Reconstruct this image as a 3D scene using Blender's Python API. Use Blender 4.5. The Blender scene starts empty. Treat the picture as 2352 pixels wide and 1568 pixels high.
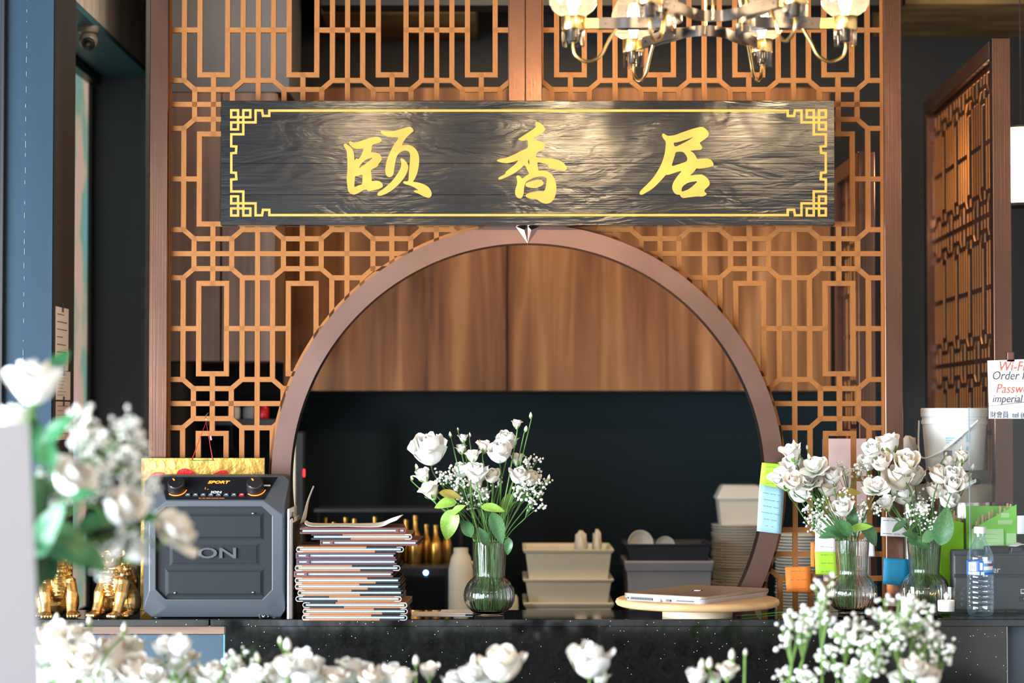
import bpy, bmesh, math, random
from mathutils import Vector, Matrix, Euler
random.seed(7)
sc = bpy.context.scene
COL = sc.collection

# ------------------------------------------------------------------ camera
F = 5250.0                      # focal length in pixels of the 2352 x 1568 frame
HOR = 950.0                     # pixel row of the horizon
PITCH = math.atan((HOR - 784.0) / F)
EYE = 1.60
cam_d = bpy.data.cameras.new('camera')
cam = bpy.data.objects.new('camera', cam_d)
COL.objects.link(cam)
cam.location = (0, 0, EYE)
cam.rotation_euler = (math.pi / 2 + PITCH, 0, 0)
cam_d.sensor_width = 36.0
cam_d.lens = F / 2352.0 * 36.0
cam_d.clip_end = 60
cam_d.dof.use_dof = True
cam_d.dof.focus_distance = 5.86
cam_d.dof.aperture_fstop = 2.2
sc.camera = cam

def W(px, py, Y):
    """pixel -> world point on the plane at depth Y"""
    u = (px - 1176.0) / F
    v = (784.0 - py) / F
    fw = math.cos(PITCH) - math.sin(PITCH) * v
    up = math.sin(PITCH) + math.cos(PITCH) * v
    return Vector((Y * u / fw, Y, EYE + Y * up / fw))
def S(Y):
    return Y / F                # metres per pixel at depth Y

# ------------------------------------------------------------------ world, lights, exposure
wd = bpy.data.worlds.new('world'); sc.world = wd; wd.use_nodes = True
bg = wd.node_tree.nodes['Background']
bg.inputs[0].default_value = (0.80, 0.90, 1.0, 1); bg.inputs[1].default_value = 0.05
def area(name, loc, target, sx, sy, power, col):
    l = bpy.data.lights.new(name, 'AREA'); l.shape = 'RECTANGLE'; l.size = sx; l.size_y = sy
    l.energy = power; l.color = col
    o = bpy.data.objects.new(name, l); COL.objects.link(o); o.location = loc
    o.rotation_euler = (Vector(target) - Vector(loc)).to_track_quat('-Z', 'Y').to_euler()
    return o
def point(name, loc, power, col, r=0.05):
    l = bpy.data.lights.new(name, 'POINT'); l.energy = power; l.color = col; l.shadow_soft_size = r
    o = bpy.data.objects.new(name, l); COL.objects.link(o); o.location = loc
    return o
WARM = (1.0, 0.72, 0.42)
COOL = (0.80, 0.90, 1.0)
# daylight: the glazed shop side to the left of the camera
area('daylight_window', (-3.95, 1.2, 1.25), (0, 1.2, 1.25), 7.2, 1.9, 1330, COOL)
# the dining room's other warm pendants, behind the camera
for i, (x, y, z, p, r) in enumerate([(0.36, 1.6, 2.86, 26, .09), (0.98, 2.2, 2.82, 18, .06), (-0.62, 1.9, 2.86, 20, .12), (0.14, 2.7, 2.68, 12, .05), (1.35, 2.0, 2.86, 10, .05)]):
    point('pendant_glow', (x, y, z), p, WARM, r)
# unseen fill lamps added behind the screen to light the cabinets
area('kitchen_fill', (0.35, 6.45, 2.9), (0.35, 6.9, 1.9), 1.2, 0.25, 13, WARM)
area('kitchen_fill', (-0.82, 6.35, 2.9), (-0.82, 6.7, 2.0), 0.4, 0.2, 2, (1, .85, .7))
sc.view_settings.view_transform = 'Standard'
sc.view_settings.look = 'None'
sc.view_settings.gamma = 1.0
sc.view_settings.use_curve_mapping = False
sc.view_settings.exposure = 0.45

# ------------------------------------------------------------------ materials
MATS = {}
def mat(name, col, rough=.5, metal=0.0, var=None, bump=None, coat=0, trans=0, ior=1.45, emis=None, sss=0, alpha=1, spec=None, coord='Object'):
    """var=(scale xyz, dark factor, bright factor, detail)  bump=(scale xyz, strength, distance)"""
    m = bpy.data.materials.new(name); m.use_nodes = True
    nt = m.node_tree; b = nt.nodes['Principled BSDF']
    b.inputs['Base Color'].default_value = (*col, 1)
    b.inputs['Roughness'].default_value = rough
    b.inputs['Metallic'].default_value = metal
    b.inputs['IOR'].default_value = ior
    b.inputs['Transmission Weight'].default_value = trans
    b.inputs['Coat Weight'].default_value = coat
    b.inputs['Coat Roughness'].default_value = .08
    b.inputs['Alpha'].default_value = alpha
    if spec is not None: b.inputs['Specular IOR Level'].default_value = spec
    if sss:
        b.inputs['Subsurface Weight'].default_value = sss
        b.inputs['Subsurface Radius'].default_value = (.01, .01, .008)
        b.inputs['Subsurface Scale'].default_value = .4
    if emis:
        b.inputs['Emission Color'].default_value = (*emis[0], 1)
        b.inputs['Emission Strength'].default_value = emis[1]
    if var or bump:
        tc = nt.nodes.new('ShaderNodeTexCoord')
    if var:
        mp = nt.nodes.new('ShaderNodeMapping'); mp.inputs['Scale'].default_value = var[0]
        nz = nt.nodes.new('ShaderNodeTexNoise'); nz.inputs['Detail'].default_value = var[3] if len(var) > 3 else 4
        nz.inputs['Scale'].default_value = 1.0
        rp = nt.nodes.new('ShaderNodeValToRGB')
        rp.color_ramp.elements[0].position = .3; rp.color_ramp.elements[1].position = .7
        rp.color_ramp.elements[0].color = (*[c * var[1] for c in col], 1)
        rp.color_ramp.elements[1].color = (*[min(1, c * var[2]) for c in col], 1)
        nt.links.new(tc.outputs[coord], mp.inputs['Vector']); nt.links.new(mp.outputs[0], nz.inputs['Vector'])
        nt.links.new(nz.outputs['Fac'], rp.inputs[0]); nt.links.new(rp.outputs[0], b.inputs['Base Color'])
    if bump:
        mp2 = nt.nodes.new('ShaderNodeMapping'); mp2.inputs['Scale'].default_value = bump[0]
        n2 = nt.nodes.new('ShaderNodeTexNoise'); n2.inputs['Scale'].default_value = 1.0; n2.inputs['Detail'].default_value = 5
        bp = nt.nodes.new('ShaderNodeBump'); bp.inputs['Strength'].default_value = bump[1]
        bp.inputs['Distance'].default_value = bump[2] if len(bump) > 2 else .01
        nt.links.new(tc.outputs[coord], mp2.inputs['Vector']); nt.links.new(mp2.outputs[0], n2.inputs['Vector'])
        nt.links.new(n2.outputs['Fac'], bp.inputs['Height']); nt.links.new(bp.outputs[0], b.inputs['Normal'])
    MATS[name] = m
    return m
def thin_glass(name, tint=(1, 1, 1), rough=.02, ior=1.45, add=0.035, haze=0.0, hcol=(1, .97, .92)):
    """thin-walled clear sheet: see-through plus a Fresnel reflection"""
    m = bpy.data.materials.new(name); m.use_nodes = True
    nt = m.node_tree; nt.nodes.remove(nt.nodes['Principled BSDF'])
    out = nt.nodes['Material Output']
    tr = nt.nodes.new('ShaderNodeBsdfTransparent'); tr.inputs[0].default_value = (*tint, 1)
    gl = nt.nodes.new('ShaderNodeBsdfGlossy'); gl.inputs['Roughness'].default_value = rough
    fr = nt.nodes.new('ShaderNodeLayerWeight'); fr.inputs['Blend'].default_value = .5
    pw = nt.nodes.new('ShaderNodeMath'); pw.operation = 'POWER'; pw.inputs[1].default_value = 3.2
    ml = nt.nodes.new('ShaderNodeMath'); ml.operation = 'MULTIPLY'; ml.inputs[1].default_value = .75
    ad = nt.nodes.new('ShaderNodeMath'); ad.operation = 'ADD'; ad.inputs[1].default_value = add
    mx = nt.nodes.new('ShaderNodeMixShader')
    nt.links.new(fr.outputs['Facing'], pw.inputs[0]); nt.links.new(pw.outputs[0], ml.inputs[0]); nt.links.new(ml.outputs[0], ad.inputs[0]); nt.links.new(ad.outputs[0], mx.inputs[0])
    nt.links.new(tr.outputs[0], mx.inputs[1]); nt.links.new(gl.outputs[0], mx.inputs[2])
    if haze:                     # translucent share added to imitate the bulbs' bloom and brighten the bottle
        tl = nt.nodes.new('ShaderNodeBsdfTranslucent'); tl.inputs[0].default_value = (*hcol, 1)
        m2 = nt.nodes.new('ShaderNodeMixShader'); m2.inputs[0].default_value = haze
        nt.links.new(mx.outputs[0], m2.inputs[1]); nt.links.new(tl.outputs[0], m2.inputs[2]); mx = m2
    nt.links.new(mx.outputs[0], out.inputs['Surface'])
    MATS[name] = m
    return m
mat('lattice_gold', (.275, .108, .030), .5, .3, spec=.3, var=((6, 6, 3), .88, 1.1))
mat('copper', (.165, .088, .064), .27, 1.0, var=((5, 5, 2.2), .72, 1.25), bump=((260, 260, 3), .12, .002))
mat('copper_arch', (.205, .128, .108), .34, 1.0, var=((4, 4, 4), .8, 1.15), bump=((40, 40, 40), .06, .002))
mat('bronze_rail_dim_bars', (.16, .085, .06), .38, .9, var=((4, 4, 3), .8, 1.2))
mat('sign_gold', (.56, .275, .040), .5, 0, var=((14, 14, 14), .86, 1.12))
mat('black', (.012, .012, .014), .4)
mat('black_gloss', (.010, .010, .012), .12)
mat('charcoal', (.045, .05, .055), .45, var=((30, 30, 30), .9, 1.1))
mat('speaker_plastic', (.052, .059, .069), .42, bump=((600, 600, 600), .06, .001))
mat('knob_metal', (.30, .30, .31), .25, 1)
mat('chrome', (.75, .75, .77), .12, 1)
mat('steel', (.62, .60, .57), .22, 1, bump=((2, 2, 200), .05, .001))
mat('brass', (.83, .52, .19), .24, 1, var=((20, 20, 20), .9, 1.08))
mat('gunmetal', (.085, .075, .07), .32, .8)
mat('gold_statue', (.80, .52, .20), .34, 1, var=((60, 60, 60), .6, 1.15), bump=((300, 300, 300), .25, .002))
mat('gold_foil', (.50, .30, .075), .34, 1, bump=((34, 34, 34), .5, .006))
mat('gold_bottle', (.75, .42, .10), .28, 1)
mat('red_foil', (.55, .012, .02), .25, .35, bump=((60, 60, 60), .4, .004))
mat('red', (.65, .02, .015), .4)
mat('navy_wall', (.062, .084, .110), .55, var=((3, 3, 1), .85, 1.2), bump=((60, 60, 60), .05, .003))
mat('blue_paint', (.013, .036, .062), .5, spec=.25, var=((5, 5, .8), .88, 1.12), bump=((40, 40, 6), .06, .003))
mat('dark_paint', (.045, .040, .037), .5, var=((8, 8, 1), .85, 1.15))
mat('teal_paint', (.04, .12, .16), .45)
mat('soffit_grey', (.50, .44, .38), .5, var=((30, 30, 1.2), .72, 1.2), bump=((60, 60, 4), .1, .004))
mat('grey_wall', (.075, .072, .073), .6)
mat('dark_wall', (.010, .011, .013), .5)
mat('backsplash', (.008, .018, .022), .5, spec=.2)
mat('room_wall', (.42, .39, .36), .8)
mat('cabinet_side', (.20, .12, .075), .45, var=((40, 40, 2.0), .6, 1.3))
mat('counter_blue', (.030, .062, .088), .45, var=((20, 20, 20), .92, 1.08))
mat('strip_wood', (.22, .13, .09), .5, var=((3, 40, 60), .7, 1.25))
mat('plywood', (.22, .13, .04), .6, var=((3, 12, 12), .4, 1.5))
mat('floor_tile', (.035, .032, .03), .8, var=((2, 2, 2), .8, 1.2))
mat('white_gloss', (.46, .47, .53), .4, coat=.3)
mat('white_plastic', (.72, .73, .72), .4)
mat('cream_plastic', (.76, .70, .55), .5)
mat('grey_plastic', (.26, .27, .31), .5)
mat('dark_plastic', (.028, .032, .042), .5)
mat('china', (.62, .60, .54), .3)
mat('cloth_white', (.68, .64, .56), .85)
mat('paper', (.78, .77, .80), .7)
mat('paper_warm', (.80, .72, .66), .75)
mat('paper_pink', (.72, .52, .48), .7)
mat('paper_blue', (.55, .64, .72), .7)
mat('page_edge', (.30, .38, .44), .7)
mat('note_green', (.36, .62, .03), .6)
mat('note_blue', (.30, .52, .62), .6)
mat('note_cyan', (.012, .30, .58), .6)
mat('note_orange', (.90, .24, .03), .6)
mat('neon_green', (.27, .68, .02), .45)
mat('box_green', (.20, .62, .07), .45)
mat('box_green_pale', (.45, .72, .32), .5)
mat('ink', (.06, .06, .07), .7)
mat('ink_red', (.75, .10, .06), .7)
mat('ink_faint', (.10, .16, .17), .7)
mat('stir_wood', (.62, .42, .25), .6, var=((60, 60, 4), .85, 1.1))
mat('leather_brown', (.13, .050, .042), .5, bump=((250, 250, 250), .15, .001))
mat('leather_plum', (.085, .045, .065), .5, bump=((250, 250, 250), .15, .001))
mat('leather_black', (.022, .021, .024), .42, bump=((250, 250, 250), .15, .001))
mat('leather_tan', (.32, .15, .075), .5, bump=((250, 250, 250), .15, .001))
mat('edging_white', (.62, .60, .56), .5)
mat('laptop_lid', (.40, .285, .20), .34, .35)
mat('laptop_side', (.55, .53, .62), .32, .25)
mat('laptop_dark', (.05, .04, .035), .35, .3)
mat('maple', (.72, .44, .20), .42, var=((6, 40, 40), .82, 1.12))
mat('maple_pale', (.70, .58, .40), .5, var=((10, 10, 60), .86, 1.1))
mat('candle_wax', (.93, .86, .80), .5, sss=.5)
mat('flame', (1, .6, .2), .5, emis=((1.0, .62, .22), 28))
mat('petal', (.90, .89, .85), .55, sss=.25, var=((25, 25, 25), .96, 1.04))
mat('petal_blush', (.90, .83, .74), .55, sss=.25, var=((25, 25, 25), .95, 1.05))
mat('bud', (.78, .76, .58), .55, sss=.15, var=((40, 40, 40), .85, 1.1))
mat('bud_green', (.36, .46, .12), .5, var=((60, 60, 60), .85, 1.15))
mat('gyp_white', (.88, .87, .83), .6, sss=.1)
mat('stem', (.085, .19, .045), .5, var=((30, 30, 30), .8, 1.25))
mat('stem_bright', (.17, .32, .06), .5, var=((30, 30, 30), .8, 1.2))
mat('leaf', (.055, .15, .055), .38, var=((25, 25, 25), .75, 1.3))
mat('leaf_bright', (.20, .34, .05), .4, var=((25, 25, 25), .75, 1.25))
mat('leaf_gold', (.30, .24, .05), .42, var=((25, 25, 25), .75, 1.2))
mat('leaf_fore', (.02, .13, .045), .38, var=((15, 15, 15), .7, 1.5))
mat('stamen', (.85, .55, .04), .5)
mat('floral_foam', (.03, .09, .03), .9, bump=((120, 120, 120), .6, .004))
mat('vase_glass', (.985, .995, .99), .0, 0, trans=1.0, ior=1.45)
mat('water', (.97, .99, .985), .0, 0, trans=1.0, ior=1.33)
thin_glass('shade_glass', (.97, .96, .94), .03, 1.5, .05, .04)
thin_glass('cup_glass', (.86, .85, .83), .03, 1.5, .03)
thin_glass('acrylic', (.93, .95, .96), .02, 1.45, .03)
thin_glass('bottle_plastic', (.88, .95, 1.0), .08, 1.5, .09, .10, (.55, .80, 1.0))
thin_glass('tumbler_glass', (.95, .96, .96), .02, 1.5, .03)
thin_glass('film', (.80, .80, .84), .3, 1.3, .12)
mat('bulb', (1, .9, .7), .5, emis=((1.0, .80, .52), 45))
mat('lantern', (1, .85, .6), .6, emis=((1.0, .80, .48), 3.6))
mat('led_blue', (.2, .4, 1), .5, emis=((.25, .5, 1.0), 9))
mat('led_red', (1, .05, .05), .5, emis=((1.0, .03, .03), 1.6))
mat('display_orange', (1, .2, .02), .5, emis=((1.0, .17, .01), 2.2))
mat('print_white', (.82, .82, .82), .5)
mat('label_blue', (.03, .09, .48), .35)
mat('label_sky', (.10, .33, .62), .35)
mat('label_white', (.80, .82, .86), .4)
mat('label_red', (.35, .03, .03), .4)
mat('bag_white', (.60, .57, .55), .5)
mat('airpot_band', (.45, .38, .30), .5)
mat('camera_grey', (.16, .145, .13), .35)
mat('glass_film', (.30, .45, .42), .35)
mat('seam_white', (.22, .26, .30), .6)

def ramp_mat(name, stops, scale, rough, bump=None, rot=(0, 0, 0), detail=8, dist=0):
    m = bpy.data.materials.new(name); m.use_nodes = True
    nt = m.node_tree; b = nt.nodes['Principled BSDF']; b.inputs['Roughness'].default_value = rough; b.inputs['Specular IOR Level'].default_value = .22
    tc = nt.nodes.new('ShaderNodeTexCoord'); mp = nt.nodes.new('ShaderNodeMapping'); mp.inputs['Scale'].default_value = scale
    nz = nt.nodes.new('ShaderNodeTexNoise'); nz.inputs['Scale'].default_value = 1; nz.inputs['Detail'].default_value = detail
    nz.inputs['Distortion'].default_value = dist
    rp = nt.nodes.new('ShaderNodeValToRGB')
    while len(rp.color_ramp.elements) < len(stops): rp.color_ramp.elements.new(.5)
    for e, (p, c) in zip(rp.color_ramp.elements, stops): e.position = p; e.color = (*c, 1)
    nt.links.new(tc.outputs['Object'], mp.inputs[0]); nt.links.new(mp.outputs[0], nz.inputs['Vector'])
    nt.links.new(nz.outputs['Fac'], rp.inputs[0]); nt.links.new(rp.outputs[0], b.inputs['Base Color'])
    if bump:
        bp = nt.nodes.new('ShaderNodeBump'); bp.inputs['Strength'].default_value = bump[0]; bp.inputs['Distance'].default_value = bump[1]
        nt.links.new(nz.outputs['Fac'], bp.inputs['Height']); nt.links.new(bp.outputs[0], b.inputs['Normal'])
    MATS[name] = m
    return m
ramp_mat('cabinet_wood', [(.28, (.050, .018, .006)), (.44, (.13, .052, .018)), (.58, (.20, .088, .034)), (.74, (.31, .15, .066))], (15, 15, 1.0), .45, dist=.8)
ramp_mat('cabinet_wood_left', [(.25, (.07, .038, .028)), (.5, (.13, .075, .055)), (.75, (.19, .115, .085))], (26, 26, 1.3), .4, dist=.4)

def sign_material():
    m = bpy.data.materials.new('sign_black'); m.use_nodes = True
    nt = m.node_tree; b = nt.nodes['Principled BSDF']; L = nt.links.new; N = nt.nodes.new
    b.inputs['Base Color'].default_value = (.010, .010, .011, 1)
    tc = N('ShaderNodeTexCoord'); mp = N('ShaderNodeMapping'); mp.inputs['Scale'].default_value = (2.2, 2.2, 95)
    g = N('ShaderNodeTexNoise'); g.inputs['Scale'].default_value = 1; g.inputs['Detail'].default_value = 8; g.inputs['Distortion'].default_value = 1.2
    mp2 = N('ShaderNodeMapping'); mp2.inputs['Scale'].default_value = (5, 5, 16)
    k = N('ShaderNodeTexNoise'); k.inputs['Scale'].default_value = 1; k.inputs['Detail'].default_value = 3; k.inputs['Distortion'].default_value = 1.5
    mp3 = N('ShaderNodeMapping'); mp3.inputs['Scale'].default_value = (2.6, 2.6, 9)
    wv = N('ShaderNodeTexVoronoi'); wv.inputs['Scale'].default_value = 2.2
    L(tc.outputs['Object'], mp.inputs[0]); L(tc.outputs['Object'], mp2.inputs[0]); L(tc.outputs['Object'], mp3.inputs[0])
    L(mp.outputs[0], g.inputs['Vector']); L(mp2.outputs[0], k.inputs['Vector']); L(mp3.outputs[0], wv.inputs['Vector'])
    b1 = N('ShaderNodeBump'); b1.inputs['Strength'].default_value = .09; b1.inputs['Distance'].default_value = .004
    b2 = N('ShaderNodeBump'); b2.inputs['Strength'].default_value = .27; b2.inputs['Distance'].default_value = .006
    L(g.outputs['Fac'], b1.inputs['Height']); L(k.outputs['Fac'], b2.inputs['Height']); L(b1.outputs[0], b2.inputs['Normal'])
    L(b2.outputs[0], b.inputs['Normal'])
    mr = N('ShaderNodeMapRange'); mr.inputs['To Min'].default_value = .08; mr.inputs['To Max'].default_value = .19
    L(k.outputs['Fac'], mr.inputs['Value']); L(mr.outputs[0], b.inputs['Roughness'])
    b.inputs['Specular IOR Level'].default_value = .5
    b.inputs['Coat Weight'].default_value = .2; b.inputs['Coat Roughness'].default_value = .12
    MATS['sign_black'] = m
sign_material()
def granite_material():
    m = bpy.data.materials.new('granite'); m.use_nodes = True
    nt = m.node_tree; b = nt.nodes['Principled BSDF']; L = nt.links.new; N = nt.nodes.new
    tc = N('ShaderNodeTexCoord'); v = N('ShaderNodeTexVoronoi'); v.inputs['Scale'].default_value = 110
    L(tc.outputs['Object'], v.inputs['Vector'])
    sep = N('ShaderNodeSeparateColor'); L(v.outputs['Color'], sep.inputs[0])
    lt = N('ShaderNodeMath'); lt.operation = 'LESS_THAN'; lt.inputs[1].default_value = .10; L(v.outputs['Distance'], lt.inputs[0])
    gt = N('ShaderNodeMath'); gt.operation = 'GREATER_THAN'; gt.inputs[1].default_value = .72; L(sep.outputs[0], gt.inputs[0])
    mu = N('ShaderNodeMath'); mu.operation = 'MULTIPLY'; L(lt.outputs[0], mu.inputs[0]); L(gt.outputs[0], mu.inputs[1])
    nz = N('ShaderNodeTexNoise'); nz.inputs['Scale'].default_value = 140; L(tc.outputs['Object'], nz.inputs['Vector'])
    rp = N('ShaderNodeValToRGB'); rp.color_ramp.elements[0].color = (.002, .0023, .0026, 1); rp.color_ramp.elements[1].color = (.007, .008, .009, 1)
    rp.color_ramp.elements[0].position = .4; rp.color_ramp.elements[1].position = .75
    L(nz.outputs['Fac'], rp.inputs[0])
    mx = N('ShaderNodeMix'); mx.data_type = 'RGBA'; L(mu.outputs[0], mx.inputs[0]); L(rp.outputs[0], mx.inputs[6]); mx.inputs[7].default_value = (.75, .78, .72, 1)
    L(mx.outputs[2], b.inputs['Base Color']); b.inputs['Roughness'].default_value = .06; b.inputs['Specular IOR Level'].default_value = 1.0
    MATS['granite'] = m
granite_material()
def grille_material():
    m = bpy.data.materials.new('grille'); m.use_nodes = True
    nt = m.node_tree; b = nt.nodes['Principled BSDF']; L = nt.links.new; N = nt.nodes.new
    tc = N('ShaderNodeTexCoord'); mp = N('ShaderNodeMapping'); mp.inputs['Scale'].default_value = (330, 330, 330); mp.inputs['Rotation'].default_value = (0, math.radians(45), 0)
    L(tc.outputs['Object'], mp.inputs[0])
    ck = N('ShaderNodeTexVoronoi'); ck.inputs['Scale'].default_value = 1; ck.inputs['Randomness'].default_value = 0; L(mp.outputs[0], ck.inputs['Vector'])
    rp = N('ShaderNodeValToRGB'); rp.color_ramp.elements[0].position = .34; rp.color_ramp.elements[1].position = .46
    rp.color_ramp.elements[0].color = (.003, .004, .005, 1); rp.color_ramp.elements[1].color = (.017, .020, .024, 1)
    L(ck.outputs['Distance'], rp.inputs[0]); L(rp.outputs[0], b.inputs['Base Color']); b.inputs['Roughness'].default_value = .6; b.inputs['Specular IOR Level'].default_value = .2
    MATS['grille'] = m
grille_material()
def film_material():
    """printed frosted window film, lit by the daylight behind it"""
    m = bpy.data.materials.new('window_film'); m.use_nodes = True
    nt = m.node_tree; b = nt.nodes['Principled BSDF']; L = nt.links.new; N = nt.nodes.new
    tc = N('ShaderNodeTexCoord'); mp = N('ShaderNodeMapping'); mp.inputs['Scale'].default_value = (2.5, 2.5, 2.2)
    nz = N('ShaderNodeTexNoise'); nz.inputs['Scale'].default_value = 1.2; nz.inputs['Detail'].default_value = 3
    L(tc.outputs['Object'], mp.inputs[0]); L(mp.outputs[0], nz.inputs['Vector'])
    rp = N('ShaderNodeValToRGB')
    for _ in range(3): rp.color_ramp.elements.new(.5)
    for e, (p, c) in zip(rp.color_ramp.elements, [(.28, (.10, .30, .34)), (.44, (.17, .27, .20)), (.52, (.42, .32, .24)), (.6, (.50, .28, .26)), (.72, (.30, .44, .52))]):
        e.position = p; e.color = (*c, 1)
    L(nz.outputs['Fac'], rp.inputs[0]); L(rp.outputs[0], b.inputs['Base Color']); L(rp.outputs[0], b.inputs['Emission Color'])
    b.inputs['Emission Strength'].default_value = .8; b.inputs['Roughness'].default_value = .3
    MATS['window_film'] = m
film_material()

# ------------------------------------------------------------------ mesh helpers
class MB:
    def __init__(s): s.v = []; s.f = []
    def add(s, vs, fs):
        o = len(s.v); s.v += [tuple(p) for p in vs]; s.f += [tuple(i + o for i in f) for f in fs]; return s
    def box(s, a, b, bev=0):
        (x0, y0, z0), (x1, y1, z1) = a, b
        return s.obox(((x0 + x1) / 2, (y0 + y1) / 2, (z0 + z1) / 2), (abs(x1 - x0), abs(y1 - y0), abs(z1 - z0)), None, bev)
    def obox(s, c, size, rot=None, bev=0, seg=1):
        bm = bmesh.new(); bmesh.ops.create_cube(bm, size=1.0)
        bmesh.ops.scale(bm, vec=size, verts=bm.verts)
        if bev: bmesh.ops.bevel(bm, geom=list(bm.edges), offset=min(bev, min(size) * .49), segments=seg, profile=.5, affect='EDGES')
        M = Matrix.Translation(c) @ (rot.to_matrix().to_4x4() if rot is not None else Matrix())
        bm.verts.index_update()
        vs = [M @ v.co for v in bm.verts]; fs = [[v.index for v in f.verts] for f in bm.faces]; bm.free()
        return s.add(vs, fs)
    def lathe(s, prof, n=24, c=(0, 0, 0), rib=0, ribn=0, close=False):
        vs = []; fs = []; m = len(prof)
        for i in range(n):
            a = 2 * math.pi * i / n
            for j, p in enumerate(prof):
                r = p[0]
                if rib and len(p) > 2: r += rib * p[2] * math.cos(ribn * a)
                vs.append((c[0] + r * math.cos(a), c[1] + r * math.sin(a), c[2] + p[1]))
        for i in range(n):
            k = (i + 1) % n
            for j in range(m - 1 + (1 if close else 0)):
                l = (j + 1) % m
                fs.append((i * m + j, k * m + j, k * m + l, i * m + l))
        return s.add(vs, fs)
    def cyl(s, p0, p1, r0, r1=None, n=16):
        return s.tube([p0, p1], [r0, r0 if r1 is None else r1], n)
    def tube(s, pts, rad, n=8, caps=True):
        pts = [Vector(p) for p in pts]; m = len(pts)
        if not isinstance(rad, (list, tuple)): rad = [rad] * m
        vs = []; fs = []
        t0 = (pts[1] - pts[0]).normalized()
        ref = Vector((0, 0, 1)) if abs(t0.z) < .9 else Vector((1, 0, 0))
        nrm = t0.cross(ref).normalized()
        for i, p in enumerate(pts):
            t = (pts[min(i + 1, m - 1)] - pts[max(i - 1, 0)]).normalized()
            nrm = (nrm - t * nrm.dot(t)).normalized(); bn = t.cross(nrm)
            for k in range(n):
                a = 2 * math.pi * k / n
                vs.append(p + (nrm * math.cos(a) + bn * math.sin(a)) * rad[i])
        for i in range(m - 1):
            for k in range(n):
                l = (k + 1) % n
                fs.append((i * n + k, i * n + l, (i + 1) * n + l, (i + 1) * n + k))
        if caps:
            fs.append(tuple(range(n - 1, -1, -1))); fs.append(tuple(range((m - 1) * n, m * n)))
        return s.add(vs, fs)
    def ball(s, c, r, n=12, m=8, rot=None):
        if not isinstance(r, (list, tuple)): r = (r, r, r)
        vs = [(0, 0, r[2])]; fs = []
        for j in range(1, m):
            b = math.pi * j / m
            for i in range(n):
                a = 2 * math.pi * i / n
                vs.append((r[0] * math.sin(b) * math.cos(a), r[1] * math.sin(b) * math.sin(a), r[2] * math.cos(b)))
        vs.append((0, 0, -r[2])); e = len(vs) - 1
        for i in range(n):
            k = (i + 1) % n
            fs.append((0, 1 + i, 1 + k)); fs.append((e, 1 + (m - 2) * n + k, 1 + (m - 2) * n + i))
            for j in range(m - 2):
                fs.append((1 + j * n + i, 1 + (j + 1) * n + i, 1 + (j + 1) * n + k, 1 + j * n + k))
        R = rot.to_matrix() if rot is not None else None
        vs = [(R @ Vector(p) if R else Vector(p)) + Vector(c) for p in vs]
        return s.add(vs, fs)
    def prism(s, poly, y0, y1):
        """polygon in (x, z) extruded along y"""
        n = len(poly)
        vs = [(x, y0, z) for x, z in poly] + [(x, y1, z) for x, z in poly]
        fs = [tuple(range(n)), tuple(range(2 * n - 1, n - 1, -1))] + [(i + n, (i + 1) % n + n, (i + 1) % n, i) for i in range(n)]
        return s.add(vs, fs)
    def mesh(s, name, m=None, smooth=True, ang=35):
        me = bpy.data.meshes.new(name); me.from_pydata(s.v, [], s.f); me.update()
        bm = bmesh.new(); bm.from_mesh(me); bmesh.ops.recalc_face_normals(bm, faces=bm.faces); bm.to_mesh(me); bm.free()
        if m: me.materials.append(MATS[m])
        if smooth:
            me.shade_smooth(); me.set_sharp_from_angle(angle=math.radians(ang))
        return me
    def build(s, name, m, parent=None, smooth=True, ang=35):
        return put(name, s.mesh(name, m, smooth, ang), parent)
def put(name, me, parent=None):
    o = bpy.data.objects.new(name, me); COL.objects.link(o)
    if parent is not None: o.parent = parent
    return o
def tag(o, label, cat, group=None):
    o['label'] = label; o['category'] = cat
    if group: o['group'] = group
    return o
def thing(name, label, cat, loc=(0, 0, 0), rz=0, group=None, rot=None):
    o = bpy.data.objects.new(name, None); COL.objects.link(o); o.empty_display_size = .02
    o.location = loc; o.rotation_euler = rot if rot else (0, 0, rz)
    return tag(o, label, cat, group)
def struct(o):
    o['kind'] = 'structure'; return o
def catmull(pts, k=6):
    pts = [Vector(p) for p in pts]; out = []
    for i in range(len(pts) - 1):
        p0 = pts[max(i - 1, 0)]; p1 = pts[i]; p2 = pts[i + 1]; p3 = pts[min(i + 2, len(pts) - 1)]
        for j in range(k):
            t = j / k
            out.append(.5 * ((2 * p1) + (-p0 + p2) * t + (2 * p0 - 5 * p1 + 4 * p2 - p3) * t * t + (-p0 + 3 * p1 - 3 * p2 + p3) * t ** 3))
    out.append(pts[-1]); return out
def from_curve(cu, name):
    o = bpy.data.objects.new('tmp', cu); COL.objects.link(o)
    dg = bpy.context.evaluated_depsgraph_get(); dg.update()
    me = bpy.data.meshes.new_from_object(o.evaluated_get(dg)); me.name = name
    bpy.data.objects.remove(o); bpy.data.curves.remove(cu)
    return me
def fill_mesh(name, loops, ext, m):
    """closed outlines (holes by even-odd) in XY, extruded +-ext in Z, turned to face -Y: (x, y, z) -> (x, -z, y)"""
    cu = bpy.data.curves.new(name, 'CURVE'); cu.dimensions = '2D'; cu.fill_mode = 'BOTH'; cu.extrude = ext
    for lp in loops:
        sp = cu.splines.new('POLY'); sp.points.add(len(lp) - 1); sp.use_cyclic_u = True
        for q, p in zip(sp.points, lp): q.co = (p[0], p[1], 0, 1)
    me = from_curve(cu, name)
    me.transform(Matrix.Rotation(math.pi / 2, 4, 'X'))
    me.materials.clear(); me.materials.append(MATS[m]); return me
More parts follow.
